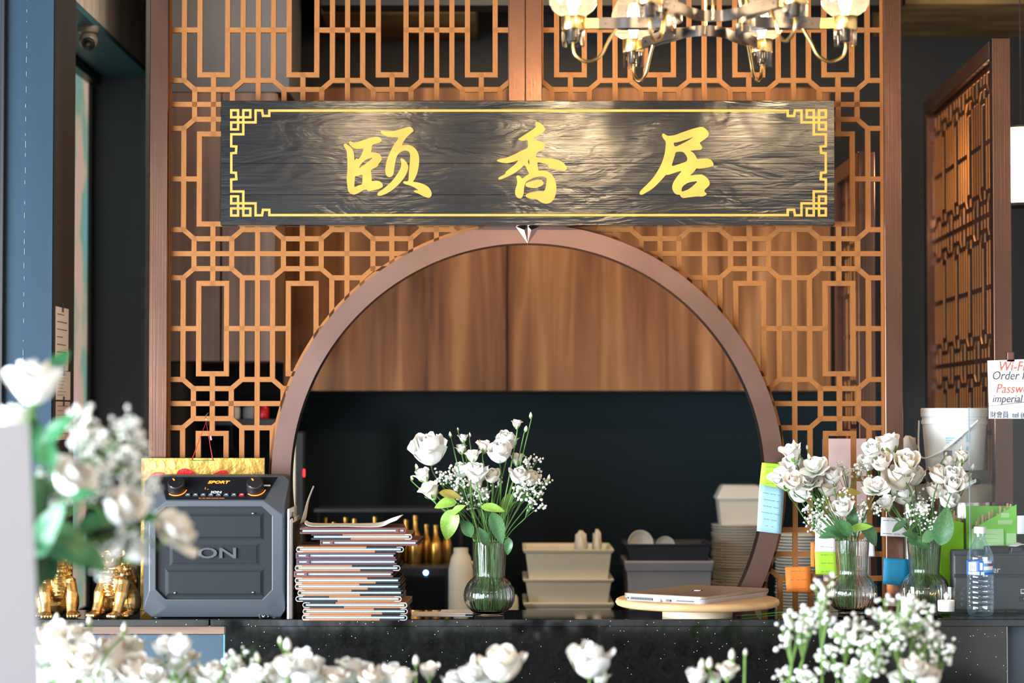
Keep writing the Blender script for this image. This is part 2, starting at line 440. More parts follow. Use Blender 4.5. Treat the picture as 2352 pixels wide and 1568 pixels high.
def text_mesh(name, txt, size, m, ext=.0004, shear=0, sx=1, align='CENTER', bold=0):
    cu = bpy.data.curves.new(name, 'FONT'); cu.body = txt; cu.size = size; cu.extrude = ext; cu.shear = shear
    cu.align_x = align; cu.align_y = 'CENTER'; cu.offset = bold; cu.resolution_u = 3
    me = from_curve(cu, name)
    me.transform(Matrix.Rotation(math.pi / 2, 4, 'X') @ Matrix.Diagonal((sx, 1, 1, 1)))
    me.materials.clear(); me.materials.append(MATS[m]); return me
def chaikin(lp):
    out = []
    for i in range(len(lp)):
        a = lp[i]; b = lp[(i + 1) % len(lp)]
        out.append((a[0] * .78 + b[0] * .22, a[1] * .78 + b[1] * .22)); out.append((a[0] * .22 + b[0] * .78, a[1] * .22 + b[1] * .78))
    return out

# ------------------------------------------------------------------ the room
ZC = 1.09                       # height of the granite ledge
def sbox(name, a, b, m, parent=None, bev=0):
    o = MB().box(a, b, bev).build(name, m, parent)
    return struct(o) if parent is None else o
sbox('floor', (-4, -3, -.05), (4, 8.3, 0), 'floor_tile')
sbox('ceiling', (-4, -3, 3.02), (4, 8.3, 3.08), 'dark_wall')
sbox('wall_back', (-1.6, 7.74, 0), (4, 7.84, 3.02), 'dark_wall')
sbox('wall_right', (2.9, -3, 0), (3.0, 7.74, 3.02), 'room_wall')
sbox('wall_front', (-4, -3.1, 0), (3.0, -3, 3.02), 'room_wall')
sbox('wall_side', (-4.1, -3, 0), (-4, 6.2, 3.02), 'room_wall')
bs = sbox('trim_1', (-1.05, 7.70, .9), (1.3, 7.74, 1.668), 'backsplash')
# left: blue pier with a dark return behind the ledge, window reveal, navy wall, dropped soffit
XP, YP0, YP1, YN_ = -1.206, 5.985, 6.29, 7.59
ZS = W(0, 176, YN_).z
wl = sbox('wall_left', (-4, YP0, 0), (XP, YP0 + .02, 3.02), 'blue_paint')
sm = MB()
for i in range(52):
    z = 1.15 + i * .036 + random.uniform(-.012, .012)
    x = W(62 - (z - 2.5) * -4, 0, YP0).x + random.uniform(-.0006, .0006)
    sm.box((x - .0006, YP0 - .0012, z), (x + .0006, YP0 + .0005, z + random.uniform(.003, .018)))
k = sm.build('plaster_seam', 'seam_white', wl); k['kind'] = 'stuff'
xk = W(6, 600, YP0).x
MB().box((xk - .006, YP0 - .016, 0), (xk + .005, YP0, 3.02), .002).build('corner_bead', 'black', wl)
sbox('wall_pier', (-4, YP0 + .02, 0), (XP, YP1, 3.02), 'dark_paint')
sbox('wall_corner', (-1.9, YN_, 0), (XP, YN_ + .1, 3.02), 'navy_wall')
sbox('wall_kitchen', (-1.065, 6.62, 0), (-1.05, 7.74, 3.02), 'grey_wall')
sf = sbox('wall_soffit', (-1.75, YP1, ZS + .018), (XP, YN_, 3.02), 'soffit_grey')
MB().box((-1.75, YP1, ZS), (XP - .0005, YN_, ZS + .018)).build('underside', 'teal_paint', sf)
wn = struct(thing('window_1', 'narrow window with frosted film in the blue reveal', 'window', (-1.404, YP1, .95)))
del wn['category']
LW = YN_ - YP1; HW = ZS - .95
MB().box((-.012, 0, .02), (0, LW, HW - .03)).build('pane', 'window_film', wn)
MB().box((-.02, 0, HW - .03), (.036, LW, HW), .004).build('window_frame', 'black', wn)
MB().box((-.02, LW - .045, .0), (.014, LW, HW - .03), .003).build('window_frame', 'dark_paint', wn)
MB().box((-.02, 0, 0), (.014, LW, .02), .003).build('window_sill', 'dark_paint', wn)
sbox('wall_outer', (-1.9, YP1, 0), (-1.42, YN_, .95), 'navy_wall')
# bulkhead over the left kitchen cabinet, plywood at the ceiling, shelf at the right
zl = W(0, 212, 6.72).z
sbox('wall_bulkhead', (-1.05, 6.74, zl + .004), (-.66, 7.11, 3.02), 'grey_wall')
sbox('trim_2', (W(738, 0, 7.2).x, 7.2, W(0, 30, 7.2).z), (W(1092, 0, 7.2).x, 7.74, 3.02), 'plywood')
sbox('trim_3', (W(2080, 0, 7.1).x, 7.1, W(0, 9, 7.1).z), (2.9, 7.74, 3.02), 'plywood')
sbox('trim_4', (W(736, 0, 7.0).x, 7.0, W(0, 12, 7.0).z), (W(1400, 0, 7.0).x + .9, 7.12, 3.02), 'dark_wall')

# ------------------------------------------------------------------ kitchen cabinets
def cabinet(name, label, xs, y0, y1, z0, z1, m, side):
    t = thing(name, label, 'cabinet', (xs[0], y0, z0))
    w = xs[-1] - xs[0]
    MB().box((0, .022, 0), (w, y1 - y0, z1 - z0), .002).build('body', side, t)
    for a, b in zip(xs[:-1], xs[1:]):
        MB().box((a - xs[0] + .0025, 0, .001), (b - xs[0] - .0025, .02, z1 - z0 - .001), .0015).build('door', m, t)
    return t
YC = 7.12
cabinet('wall_cabinet', 'long brown wood-grain wall cabinet seen through the round arch', [W(652, 0, YC).x, W(1165, 0, YC).x, W(1907, 0, YC).x], YC, 7.74, W(0, 898, YC).z, 2.62, 'cabinet_wood', 'cabinet_side')
cabinet('wall_cabinet', 'greyish brown wall cabinet behind the lattice beside the navy wall', [-1.045, W(510, 0, 6.72).x, W(636, 0, 6.72).x], 6.72, 6.99, W(0, 830, 6.72).z, zl, 'cabinet_wood_left', 'cabinet_side')

# ------------------------------------------------------------------ lattice screens
YL = 6.0
K = S(YL)
UNIT = MB().box((-.5, -.5, -.5), (.5, .5, .5)).mesh('lattice_bar', 'lattice_gold', smooth=False)
def pattern(u0, u1, w0, w1, uo0, wm0):
    """lattice centre lines in (u, w), metres; one cell is 206 x 345 design units"""
    k = K; segs = []
    P, Q = 206 * k, 345 * k
    def hseg(a, b, w): segs.append(((a, w), (b, w)))
    def vseg(u, a, b): segs.append(((u, a), (u, b)))
    c0 = int(math.floor((u0 - uo0) / P)) - 1; c1 = int(math.ceil((u1 - uo0) / P)) + 1
    r0 = int(math.floor((w0 - wm0) / Q)) - 1; r1 = int(math.ceil((w1 - wm0) / Q)) + 1
    for r in range(r0, r1 + 1): hseg(u0, u1, wm0 + r * Q)
    for c in range(c0, c1 + 1):
        uo = uo0 + c * P; uc = uo + P / 2
        vseg(uo, w0, w1)
        for r in range(r0, r1 + 1):
            wm = wm0 + r * Q
            for s in (-1, 1):
                vseg(uo + s * 35 * k, wm + 55.5 * k, wm + Q - 55.5 * k)
                vseg(uo + s * 59.5 * k, wm - 34.5 * k, wm + 34.5 * k)
                hseg(uo - 35 * k, uo + 35 * k, wm + s * 55.5 * k)
                hseg(uo + 59.5 * k, uo + P - 59.5 * k, wm + s * 34.5 * k)
                vseg(uc + s * 32 * k, wm + 68.5 * k, wm + Q - 68.5 * k)
                for q in (-1, 1):
                    segs.append(((uo + s * 35 * k, wm + q * 55.5 * k), (uo + s * 59.5 * k, wm + q * 34.5 * k)))
            vseg(uc, wm - 68.5 * k, wm + 68.5 * k)
            hseg(uc - 32 * k, uc + 32 * k, wm + 68.5 * k); hseg(uc - 32 * k, uc + 32 * k, wm + Q - 68.5 * k)
            hseg(uc + 32 * k, uc + P - 32 * k, wm + Q / 2)
    out = []
    for a, b in segs:           # clip to the rectangle
        t0, t1 = 0., 1.; ok = True
        for i, lo, hi in ((0, u0, u1), (1, w0, w1)):
            d = b[i] - a[i]
            if abs(d) < 1e-9:
                if a[i] < lo - 1e-6 or a[i] > hi + 1e-6: ok = False
            else:
                x, y = (lo - a[i]) / d, (hi - a[i]) / d
                if x > y: x, y = y, x
                t0, t1 = max(t0, x), min(t1, y)
        if ok and t1 - t0 > 1e-4:
            L = lambda t: (a[0] + (b[0] - a[0]) * t, a[1] + (b[1] - a[1]) * t)
            out.append((L(t0), L(t1)))
    return out
def outside_circle(segs, c, R):
    out = []
    for a, b in segs:
        dx, dy = b[0] - a[0], b[1] - a[1]; fx, fy = a[0] - c[0], a[1] - c[1]
        A = dx * dx + dy * dy; B = 2 * (fx * dx + fy * dy); C = fx * fx + fy * fy - R * R
        D = B * B - 4 * A * C
        iv = [(0, 1)]
        if D > 0:
            s = math.sqrt(D); t0, t1 = (-B - s) / (2 * A), (-B + s) / (2 * A)
            iv = [(0, min(1, t0)), (max(0, t1), 1)]
        for p, q in iv:
            if (q - p) * math.sqrt(A) > .004:
                out.append(((a[0] + dx * p, a[1] + dy * p), (a[0] + dx * q, a[1] + dy * q)))
    return out
BW = 11.7 * K                   # bar width
def add_bars(parent, segs, thick=.012, off=(0, 0, 0)):
    seen = set()
    for a, b in segs:
        key = tuple(sorted([(round(a[0], 4), round(a[1], 4)), (round(b[0], 4), round(b[1], 4))]))
        if key in seen: continue
        seen.add(key)
        o = put('lattice_bar', UNIT, parent)
        L = math.hypot(b[0] - a[0], b[1] - a[1])
        o.location = ((a[0] + b[0]) / 2 - off[0], off[1], (a[1] + b[1]) / 2 - off[2])
        o.rotation_euler = (0, -math.atan2(b[1] - a[1], b[0] - a[0]), 0)
        diag = abs(a[0] - b[0]) > 1e-4 and abs(a[1] - b[1]) > 1e-4
        o.scale = (L + (BW * .45 if diag else BW * .98), thick * (.97 if diag else 1), BW * (.95 if diag else 1))
AC = W(1212, 1102, YL)          # centre of the round opening
RI, RO = 542 * K, 586 * K
z_mid = W(0, 582, YL).z; u_oct = W(1208, 582, YL).x
ZT, ZB = 2.98, 1.02
def arc_band(r0, r1, y0, y1, a0, a1, n=72):
    mb = MB(); vs = []; fs = []
    for i in range(n + 1):
        a = a0 + (a1 - a0) * i / n
        for r, y in ((r0, y0), (r1, y0), (r1, y1), (r0, y1)):
            vs.append((r * math.cos(a), y, r * math.sin(a)))
    for i in range(n):
        for k in range(4):
            l = (k + 1) % 4; fs.append((i * 4 + k, i * 4 + l, i * 4 + 4 + l, i * 4 + 4 + k))
    fs.append((0, 1, 2, 3)); fs.append((n * 4 + 3, n * 4 + 2, n * 4 + 1, n * 4))
    return mb.add(vs, fs)
a_end = math.asin((AC.z - ZC + .01) / RI)
def screen_half(side, label):
    s = -1 if side == 'l' else 1
    t = thing('lattice_screen', label, 'screen', (AC.x, YL, 0))
    off = (AC.x, .012, 0)
    if s < 0: u0, u1 = W(384, 0, YL).x, W(1200, 0, YL).x
    else: u0, u1 = W(1213, 0, YL).x, W(2034, 0, YL).x
    segs = outside_circle(pattern(u0, u1, ZB, ZT, u_oct, z_mid), (AC.x, AC.z), RO - .004)
    add_bars(t, segs, .012, off)
    px = (341, 384) if s < 0 else (2033, 2074)
    x0, x1 = W(px[0], 784, YL - .02).x, W(px[1], 784, YL - .02).x
    MB().box((x0 - AC.x, -.02, 0), (x1 - AC.x, .045, 3.018), .002).build('post', 'copper', t)
    xi = x1 if s < 0 else x0
    MB().box((xi - AC.x - .003, -.004, ZB), (xi - AC.x + .003, .02, ZT)).build('inner_trim', 'lattice_gold', t)
    c0, c1 = ((1168, 1206.5) if s < 0 else (1206.5, 1245))
    MB().box((W(c0, 100, YL - .02).x - AC.x, -.02, AC.z + RO + .0105), (W(c1, 100, YL - .02).x - AC.x, .045, 3.018), .0015).build('centre_post', 'copper', t)
    if s < 0: b = arc_band(RI, RO, -.028, .045, math.pi / 2 + .001, math.pi + a_end)
    else: b = arc_band(RI, RO, -.028, .045, -a_end, math.pi / 2 - .001)
    b.v = [(x, y, z + AC.z) for x, y, z in b.v]
    b.build('arch_frame', 'copper_arch', t, ang=30)
    if s < 0: b = arc_band(RO - .004, RO + .010, .006, .018, math.pi / 2, math.pi + a_end)
    else: b = arc_band(RO - .004, RO + .010, .006, .018, -a_end, math.pi / 2)
    b.v = [(x, y, z + AC.z) for x, y, z in b.v]
    b.build('arch_rim', 'lattice_gold', t)
    # faceted mitre at the crown of the arch
    w = 27 * K; top = AC.z + RO - .006; bot = AC.z + RI
    MB().add([(0, -.030, top), (s * w, -.0285, top - .001), (0, -.033, bot - .001), (0, -.0285, bot), (s * .3 * w, -.034, top - .010)],
             [(0, 1, 4), (1, 2, 4), (2, 0, 4), (0, 2, 1)]).build('mitre_facet', 'copper_arch', t, smooth=False)
    return t
screen_half('l', 'golden lattice screen with half a round bronze arch, beside the navy wall')
screen_half('r', 'golden lattice screen with half a round bronze arch, beside the dark gap and side screen')

def side_screen(label, near, far, ztop, zbot, pw, wm):
    """lattice panel set nearly end on; near and far are (x, y) of its two ends"""
    d = Vector((far[0] - near[0], far[1] - near[1], 0)); L = d.length
    t = thing('side_screen', label, 'screen', (near[0], near[1], 0), math.atan2(d.y, d.x))
    MB().box((-pw, -pw / 2, 0), (0, pw / 2, ztop), .002).build('post', 'copper', t)
    MB().box((L, -pw / 2, 0), (L + pw, pw / 2, ztop), .002).build('post', 'copper', t)
    MB().box((0, -pw / 2, ztop - pw), (L, pw / 2, ztop), .002).build('top_rail', 'bronze_rail_dim_bars', t)
    mb = MB()
    for a, b in pattern(0, L, zbot, ztop - pw, L / 2, wm):
        l = math.hypot(b[0] - a[0], b[1] - a[1])
        mb.obox(((a[0] + b[0]) / 2, 0, (a[1] + b[1]) / 2), (l + BW * .9, .005, BW), Euler((0, -math.atan2(b[1] - a[1], b[0] - a[0]), 0)))
    o = mb.build('lattice', 'lattice_gold', t, smooth=False); o['kind'] = 'stuff'
    o.data.materials.append(MATS['bronze_rail_dim_bars'])            # edges stay gold; faces painted darker to imitate a dim reflection
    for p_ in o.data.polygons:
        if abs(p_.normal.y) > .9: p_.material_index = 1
    return t
side_screen('tall bronze framed lattice screen set edge-on behind the white pail', (1.290, 6.04), (1.332, 7.2), 2.59, .95, .047, W(0, 474, 5.95).z)
side_screen('lower lattice screen with pinkish bronze post behind the main screen', (.985, 6.38), (.985, 6.76), W(0, 352, 6.38).z, .95, .047, z_mid)

# ------------------------------------------------------------------ the sign board
YS = 5.925
so = W(1212, 374, YS)
sg = thing('sign_board', 'long black wooden sign with three gold brush characters above the arch', 'sign', so)
bx0, bx1 = W(507, 374, YS).x - so.x, W(1917, 374, YS).x - so.x
bz0, bz1 = W(1212, 517, YS).z - so.z, W(1212, 231, YS).z - so.z
zz = [bz1, W(1212, 375, YS).z - so.z, W(1212, 447, YS).z - so.z, bz0]
for z1_, z0_ in zip(zz[:-1], zz[1:]):
    MB().box((bx0, 0, z0_), (bx1, .04, z1_), .0009).build('plank', 'sign_black', sg)
for x in (-.5, .5):
    MB().box((x - .03, .04, -.04), (x + .03, YL - YS + .004, .04)).build('hanger', 'black', sg)
def sp(cx, cy, ox, oy, k):
    p = W(ox + cx * k, oy + cy * k, YS); return (p.x - so.x, p.z - so.z)
G1 = [[(75,430),(110,410),(160,435),(250,520),(272,600),(285,740),(305,700),(330,690),(355,708),(400,660),(470,490),(380,512),(310,512),(240,480),(185,420),(172,385),(205,362),(240,380),(265,400),(330,390),(450,345),(620,290),(720,280),(775,305),(800,345),(780,385),(720,405),(640,425),(610,455),(605,530),(590,580),(690,578),(760,610),(798,670),(795,730),(760,775),(735,800),(720,845),(650,880),(590,915),(603,980),(610,1060),(605,1125),(680,1112),(760,1120),(810,1165),(825,1215),(800,1250),(720,1280),(560,1315),(530,1305),(515,1280),(440,1295),(370,1345),(285,1380),(230,1370),(165,1325),(150,1240),(135,1080),(150,900),(148,690),(135,540),(95,490)],
 [(355,890),(410,790),(510,710),(640,672),(560,745),(450,825)], [(290,1030),(345,1025),(437,990),(435,1080),(430,1185),(350,1205),(278,1245),(285,1130)],
 [(775,200),(790,165),(840,175),(900,182),(1050,172),(1200,125),(1310,95),(1360,97),(1405,160),(1390,185),(1320,240),(1240,330),(1170,450),(1240,437),(1320,437),(1400,470),(1470,550),(1505,640),(1510,720),(1500,850),(1470,980),(1420,1090),(1385,1135),(1470,1142),(1600,1180),(1700,1245),(1745,1330),(1745,1390),(1720,1430),(1680,1440),(1600,1415),(1500,1360),(1420,1330),(1405,1305),(1440,1293),(1505,1300),(1440,1255),(1370,1215),(1280,1190),(1220,1170),(1200,1140),(1230,1122),(1305,1128),(1312,1000),(1325,850),(1335,720),(1340,620),(1320,565),(1270,543),(1200,548),(1120,595),(1075,670),(1050,790),(1035,900),(1020,1000),(985,1040),(940,1050),(900,1030),(870,980),(865,890),(890,740),(940,610),(1020,450),(1135,287),(1000,290),(900,275),(830,245)],
 [(1150,710),(1165,690),(1200,695),(1260,750),(1300,830),(1303,880),(1275,970),(1225,1060),(1140,1165),(1020,1280),(880,1365),(780,1400),(730,1398),(712,1365),(740,1330),(850,1255),(980,1140),(1090,1000),(1160,870),(1175,780)]]
G2 = [[(740,90),(770,68),(840,100),(890,150),(908,210),(880,250),(800,305),(712,348),(760,385),(850,420),(900,460),(910,505),(880,545),(770,600),(755,640),(758,685),(900,690),(1050,710),(1170,740),(1240,790),(1290,860),(1280,890),(1250,908),(1100,895),(965,858),(980,815),(900,790),(775,760),(785,840),(790,912),(880,905),(960,925),(1030,975),(1080,1060),(1105,1180),(1100,1290),(1070,1390),(1010,1460),(930,1480),(850,1460),(760,1395),(680,1400),(590,1365),(570,1335),(600,1310),(690,1280),(800,1258),(890,1275),(920,1210),(935,1110),(940,1040),(900,1015),(820,1010),(720,1030),(620,1075),(570,1120),(550,1200),(545,1290),(520,1370),(480,1390),(430,1370),(395,1310),(400,1230),(430,1150),(435,1080),(415,1010),(440,988),(480,1005),(520,1050),(580,1000),(645,965),(610,910),(562,800),(500,870),(400,945),(280,1010),(130,1068),(105,1050),(120,1025),(235,965),(230,935),(300,880),(400,800),(465,725),(380,755),(270,785),(170,775),(90,750),(82,735),(110,715),(250,690),(400,625),(520,560),(620,525),(622,378),(530,402),(460,385),(450,370),(480,350),(600,270),(740,180),(755,130)],
 [(620,735),(637,712),(645,800),(635,800),(615,765)], [(570,1145),(600,1115),(700,1085),(780,1063),(850,1070),(885,1110),(888,1140),(840,1180),(730,1213),(640,1200),(590,1180)]]
G3 = [[(495,250),(515,222),(545,225),(590,260),(650,265),(750,250),(880,200),(1050,140),(1200,100),(1260,95),(1320,125),(1370,180),(1388,235),(1370,280),(1280,350),(1205,400),(1240,440),(1262,490),(1240,530),(1140,535),(1025,548),(1090,580),(1135,640),(1165,710),(1250,695),(1360,690),(1430,720),(1470,780),(1478,830),(1400,860),(1200,890),(1155,875),(1100,950),(1020,1022),(1130,1000),(1250,995),(1320,1030),(1380,1090),(1408,1165),(1390,1210),(1300,1290),(1305,1330),(1345,1350),(1345,1375),(1270,1418),(1170,1410),(1000,1430),(900,1445),(860,1420),(835,1375),(790,1380),(740,1355),(700,1290),(690,1230),(710,1150),(780,1040),(885,920),(780,950),(620,1005),(570,1000),(480,1110),(330,1260),(180,1350),(110,1385),(70,1365),(85,1310),(180,1220),(320,1080),(450,880),(520,720),(560,560),(575,370),(530,320)],
 [(707,395),(800,385),(1000,320),(1115,275),(1020,340),(880,415),(745,480)], [(755,570),(840,560),(905,570),(950,620),(985,690),(965,755),(850,790),(675,850),(710,730),(740,640)], [(865,1330),(870,1260),(900,1210),(1000,1145),(1190,1115),(1090,1210),(1000,1280)]]
for G, ox, oy, k in ((G1, 780, 280, .12116), (G2, 1130, 270, .1339), (G3, 1460, 280, .12115)):
    loops = [[sp(x, y, ox, oy, k) for x, y in chaikin(l)] for l in G]
    o = put('character', fill_mesh('character', loops, .0012, 'sign_gold'), sg); o.location.y = -.0008
    # thin dark outline left by the carving
KN = [(138,1350),(265,1340),(278,1165),(135,1155),(138,825),(470,825),(470,160),(665,160),(665,355),(135,355),(135,160),(325,160),(325,690),(135,690),(135,495),(810,495),(810,165),(990,165),(1015,315),(1190,315),(1190,170)]
KP = [(520 + x * .08293, 240 + y * .0829) for x, y in KN]
mx_, my_ = 1214., 374.
q1 = KP                                                  # left edge up to the top line
q2 = [(2 * mx_ - x, y) for x, y in reversed(KP)]
q3 = [(2 * mx_ - x, 2 * my_ - y) for x, y in KP]
q4 = [(x, 2 * my_ - y) for x, y in reversed(KP)]
loop = q1 + q2 + q3 + q4
mb = MB(); hw = 2.7 * S(YS)
for i in range(len(loop)):
    a, b = loop[i], loop[(i + 1) % len(loop)]
    A, B = W(a[0], a[1], YS) - so, W(b[0], b[1], YS) - so
    L = math.hypot(B.x - A.x, B.z - A.z)
    if L < 1e-4: continue
    mb.obox(((A.x + B.x) / 2, -.0004, (A.z + B.z) / 2), (L + 2 * hw * .95, .0016 + .0001 * (i % 2), 2 * hw), Euler((0, -math.atan2(B.z - A.z, B.x - A.x), 0)))
mb.build('border_line', 'sign_gold', sg)

# ------------------------------------------------------------------ service counter
YF = 5.70
xl, xs_, xr = -1.6, W(481, 1420, YF).x, W(2420, 1420, YF).x
cl = thing('service_counter', 'blue fronted counter end with wood strip under a dark stone ledge', 'counter', (0, 0, 0))
MB().box((xl, YF, ZC - .0185), (xs_ - .0015, 5.968, ZC), .0015).build('ledge', 'granite', cl)
xe = W(516, 1500, 5.735).x
MB().box((xl, 5.732, W(0, 1456, 5.732).z), (xe, 5.76, ZC - .0185), .001).build('wood_strip', 'strip_wood', cl)
MB().box((xl, 5.735, 0), (xe - .003, 5.96, W(0, 1456, 5.732).z - .001), .001).build('front_panel', 'counter_blue', cl)
MB().box((xe - .003, 5.733, 0), (xe, 5.96, W(0, 1456, 5.732).z - .001)).build('edge_strip', 'label_sky', cl)
cr = thing('service_counter', 'speckled black granite counter running under the arch and the vases', 'counter', (0, 0, 0))
MB().box((xs_ + .0015, YF, ZC - .0185), (1.005, 5.968, ZC), .0015).build('ledge', 'granite', cr)
MB().box((1.005, YF, ZC - .0185), (xr, 5.90, ZC), .0015).build('ledge', 'granite', cr)
MB().box((1.032, 5.901, ZC - .0185), (1.25, 6.35, ZC), .0015).build('ledge', 'granite', cr)
MB().box((1.25, 5.901, ZC - .0185), (1.6, 5.99, ZC), .0015).build('ledge', 'granite', cr)
xg = W(2312, 1500, 5.73).x
MB().box((xe + .001, 5.73, 0), (xg, 5.96, ZC - .0185), .001).build('front_panel', 'granite', cr)
MB().box((xg, 5.728, 0), (xg + .002, 5.75, ZC - .0185)).build('edge_strip', 'steel', cr)
MB().box((xg + .002, 5.75, 0), (xr, 5.89, ZC - .0185), .001).build('end_panel', 'navy_wall', cr)
bc = thing('back_counter', 'dark back counter along the kitchen wall under the wood cabinets', 'counter', (0, 0, 0))
MB().box((-.94, 6.83, .86), (1.18, 7.70, .90), .003).build('worktop', 'black', bc)
MB().box((-.94, 6.87, 0), (1.18, 7.70, .86)).build('base', 'dark_wall', bc)

# ------------------------------------------------------------------ chandelier
YH = 5.2; kx = S(YH)
ch_z = W(0, 54, YH).z
hx = W(1629, 54, YH).x
ch = thing('chandelier', 'brass and black chandelier with six clear glass shades and lit bulbs', 'chandelier', (hx, YH, ch_z))
RX, RY = 314 * kx, .0628 * YH
lamp_pos = []
for i in range(6):
    a = math.radians(60 * i)
    x = RX * math.cos(a); y = (RY / .866) * math.sin(a)
    lamp_pos.append(Vector((x, y, 0)))
pr_collar = MB().lathe([(.0, .016), (.027, .016), (.0275, .014), (.0275, -.013), (.026, -.016), (0, -.016)], 28).mesh('collar', 'brass')
pr_cup = MB().lathe([(.0245, -.016), (.0262, -.017), (.0262, -.052), (.0235, -.052), (.0235, -.018)], 28).mesh('glass_cup', 'cup_glass')
pr_socket = MB().lathe([(0, -.016), (.012, -.016), (.012, -.040), (.009, -.044), (0, -.044)], 16).mesh('socket', 'gunmetal')
pr_shade = MB().lathe([(.024, .016), (.033, .020), (.046, .030), (.054, .044), (.0565, .060), (.054, .078), (.047, .096), (.041, .108), (.0385, .113)], 36).mesh('shade', 'shade_glass')
pr_bulb = MB().lathe([(0, .016), (.007, .017), (.0075, .026), (.010, .034), (.0145, .045), (.0150, .055), (.0115, .066), (.005, .073), (0, .075)], 18).mesh('bulb', 'bulb')
for p in lamp_pos:
    for nm, me in (('collar', pr_collar), ('glass_cup', pr_cup), ('shade', pr_shade), ('bulb', pr_bulb), ('socket', pr_socket)):
        o = put(nm, me, ch); o.location = p
    r = p.length; d = p.normalized(); n = Vector((-d.y, d.x, 0))
    ro = Euler((0, 0, math.atan2(d.y, d.x)))
    mb = MB(); mb.obox(p - d * .045, (.05, .011, .024), ro, .001); mb.build('tongue', 'brass', ch)
    for q in (.075, .118):
        for s in (-1, 1):
            c = p - d * q + n * s * .0092
            sc_ = MB(); sc_.cyl(c, c + n * s * .0022, .0034, .003, 10); sc_.build('screw', 'gunmetal', ch)
    tb = catmull([p + Vector((0, 0, -.036)), p + Vector((0, 0, -.058)), p - d * .008 + Vector((0, 0, -.076)), p - d * .034 + Vector((0, 0, -.088)), p - d * .062 + Vector((0, 0, -.074)), p - d * .078 + Vector((0, 0, -.045)), p - d * .098 + Vector((0, 0, -.010))], 5)
    MB().tube(tb, .0042, 10).build('gas_arm', 'brass', ch)
    l = point('chandelier_bulb_light', (hx + p.x, YH + p.y, ch_z + .055), 7.5, WARM, .02)
for i in range(6):
    a, b = lamp_pos[i], lamp_pos[(i + 1) % 6]
    da, db = a.normalized(), b.normalized(); na = Vector((-da.y, da.x, 0)); nb = Vector((-db.y, db.x, 0))
    a0 = math.atan2(a.y, a.x); a1 = math.atan2(b.y, b.x)
    if a1 < a0: a1 += 2 * math.pi
    pol = lambda f, r: Vector((r * math.cos(a0 + (a1 - a0) * f), r * math.sin(a0 + (a1 - a0) * f), 0))
    half = [(.078, .1825), (.105, .1366), (.235, .1092), (.358, .1016)]
    pts = [a - da * .058 + na * .0075, a - da * .10 + na * .0078] + [pol(f, r) for f, r in half] + [pol(.5, .100)] + [pol(1 - f, r) for f, r in reversed(half)] + [b - db * .10 - nb * .0078, b - db * .058 - nb * .0075]
    pts = catmull(pts, 6); mb = MB(); vs = []; fs = []; m = len(pts)
    for j, p in enumerate(pts):
        t = (pts[min(j + 1, m - 1)] - pts[max(j - 1, 0)]).normalized(); n = Vector((-t.y, t.x, 0)) * .0015
        for q, z in ((n, -.0125), (n, .0125), (-n, .0125), (-n, -.0125)): vs.append(p + q + Vector((0, 0, z)))
    for j in range(m - 1):
        for k in range(4):
            l = (k + 1) % 4; fs.append((j * 4 + k, j * 4 + l, j * 4 + 4 + l, j * 4 + 4 + k))
    fs += [(0, 1, 2, 3), (m * 4 - 1, m * 4 - 2, m * 4 - 3, m * 4 - 4)]
    mb.add(vs, fs); mb.build('band', 'gunmetal', ch, ang=50)
for i in range(6):
    mid = (lamp_pos[i] + lamp_pos[(i + 1) % 6]).normalized()
    MB().tube(catmull([mid * .1 + Vector((0, 0, -.008)), mid * .1 + Vector((0, 0, .03)), mid * .07 + Vector((0, 0, .14)), mid * .02 + Vector((0, 0, .22))], 5), .004, 8).build('rod', 'brass', ch)
MB().lathe([(0, .20), (.03, .205), (.03, .24), (.012, .25), (.008, .26), (.008, 3.02 - ch_z - .03), (.06, 3.02 - ch_z - .02), (.06, 3.02 - ch_z), (0, 3.02 - ch_z)], 20).build('stem', 'brass', ch)

# ------------------------------------------------------------------ party speaker
YSP = 5.735
so2 = W(498, 1418, YSP); so2.z = ZC
spk = thing('party_speaker', 'grey cube loudspeaker with two knobs and a glowing display on the ledge', 'speaker', so2)
def q(px, py, dy=0.0):
    p = W(px, py, YSP) - so2; return Vector((p.x, dy, p.z))
O0 = [q(345, 1093, .045), q(650, 1093, .045), q(662, 1104, .035), q(655, 1400, .0), q(645, 1417, .0), q(348, 1417, .0), q(328, 1400, .0), q(327, 1105, .035)]
O1 = [q(386, 1149, -.02), q(607, 1149, -.02), q(652, 1182, -.02), q(652, 1356, -.02), q(610, 1396, -.012), q(382, 1396, -.012), q(345, 1356, -.02), q(345, 1182, -.02)]
I1 = [q(384, 1163, -.02), q(604, 1163, -.02), q(626, 1183, -.02), q(626, 1352, -.02), q(605, 1374, -.02), q(383, 1374, -.02), q(361, 1352, -.02), q(361, 1183, -.02)]
I2 = [v + Vector((0, .010, 0)) for v in I1]
Bk = [Vector((v.x * .93, .19, v.z)) for v in O0]
vs = Bk + O0 + O1 + I1 + I2; fs = [tuple(range(8))]
for l in range(4):
    for i in range(8): fs.append((l * 8 + i, l * 8 + (i + 1) % 8, l * 8 + 8 + (i + 1) % 8, l * 8 + 8 + i))
o = MB().add(vs, fs).build('housing', 'speaker_plastic', spk, ang=12)
bv = o.modifiers.new('bevel', 'BEVEL'); bv.width = .0025; bv.segments = 2; bv.limit_method = 'ANGLE'; bv.angle_limit = math.radians(12); bv.harden_normals = True
gr = MB().add(I2, [tuple(range(8))]).build('grille', 'grille', spk)
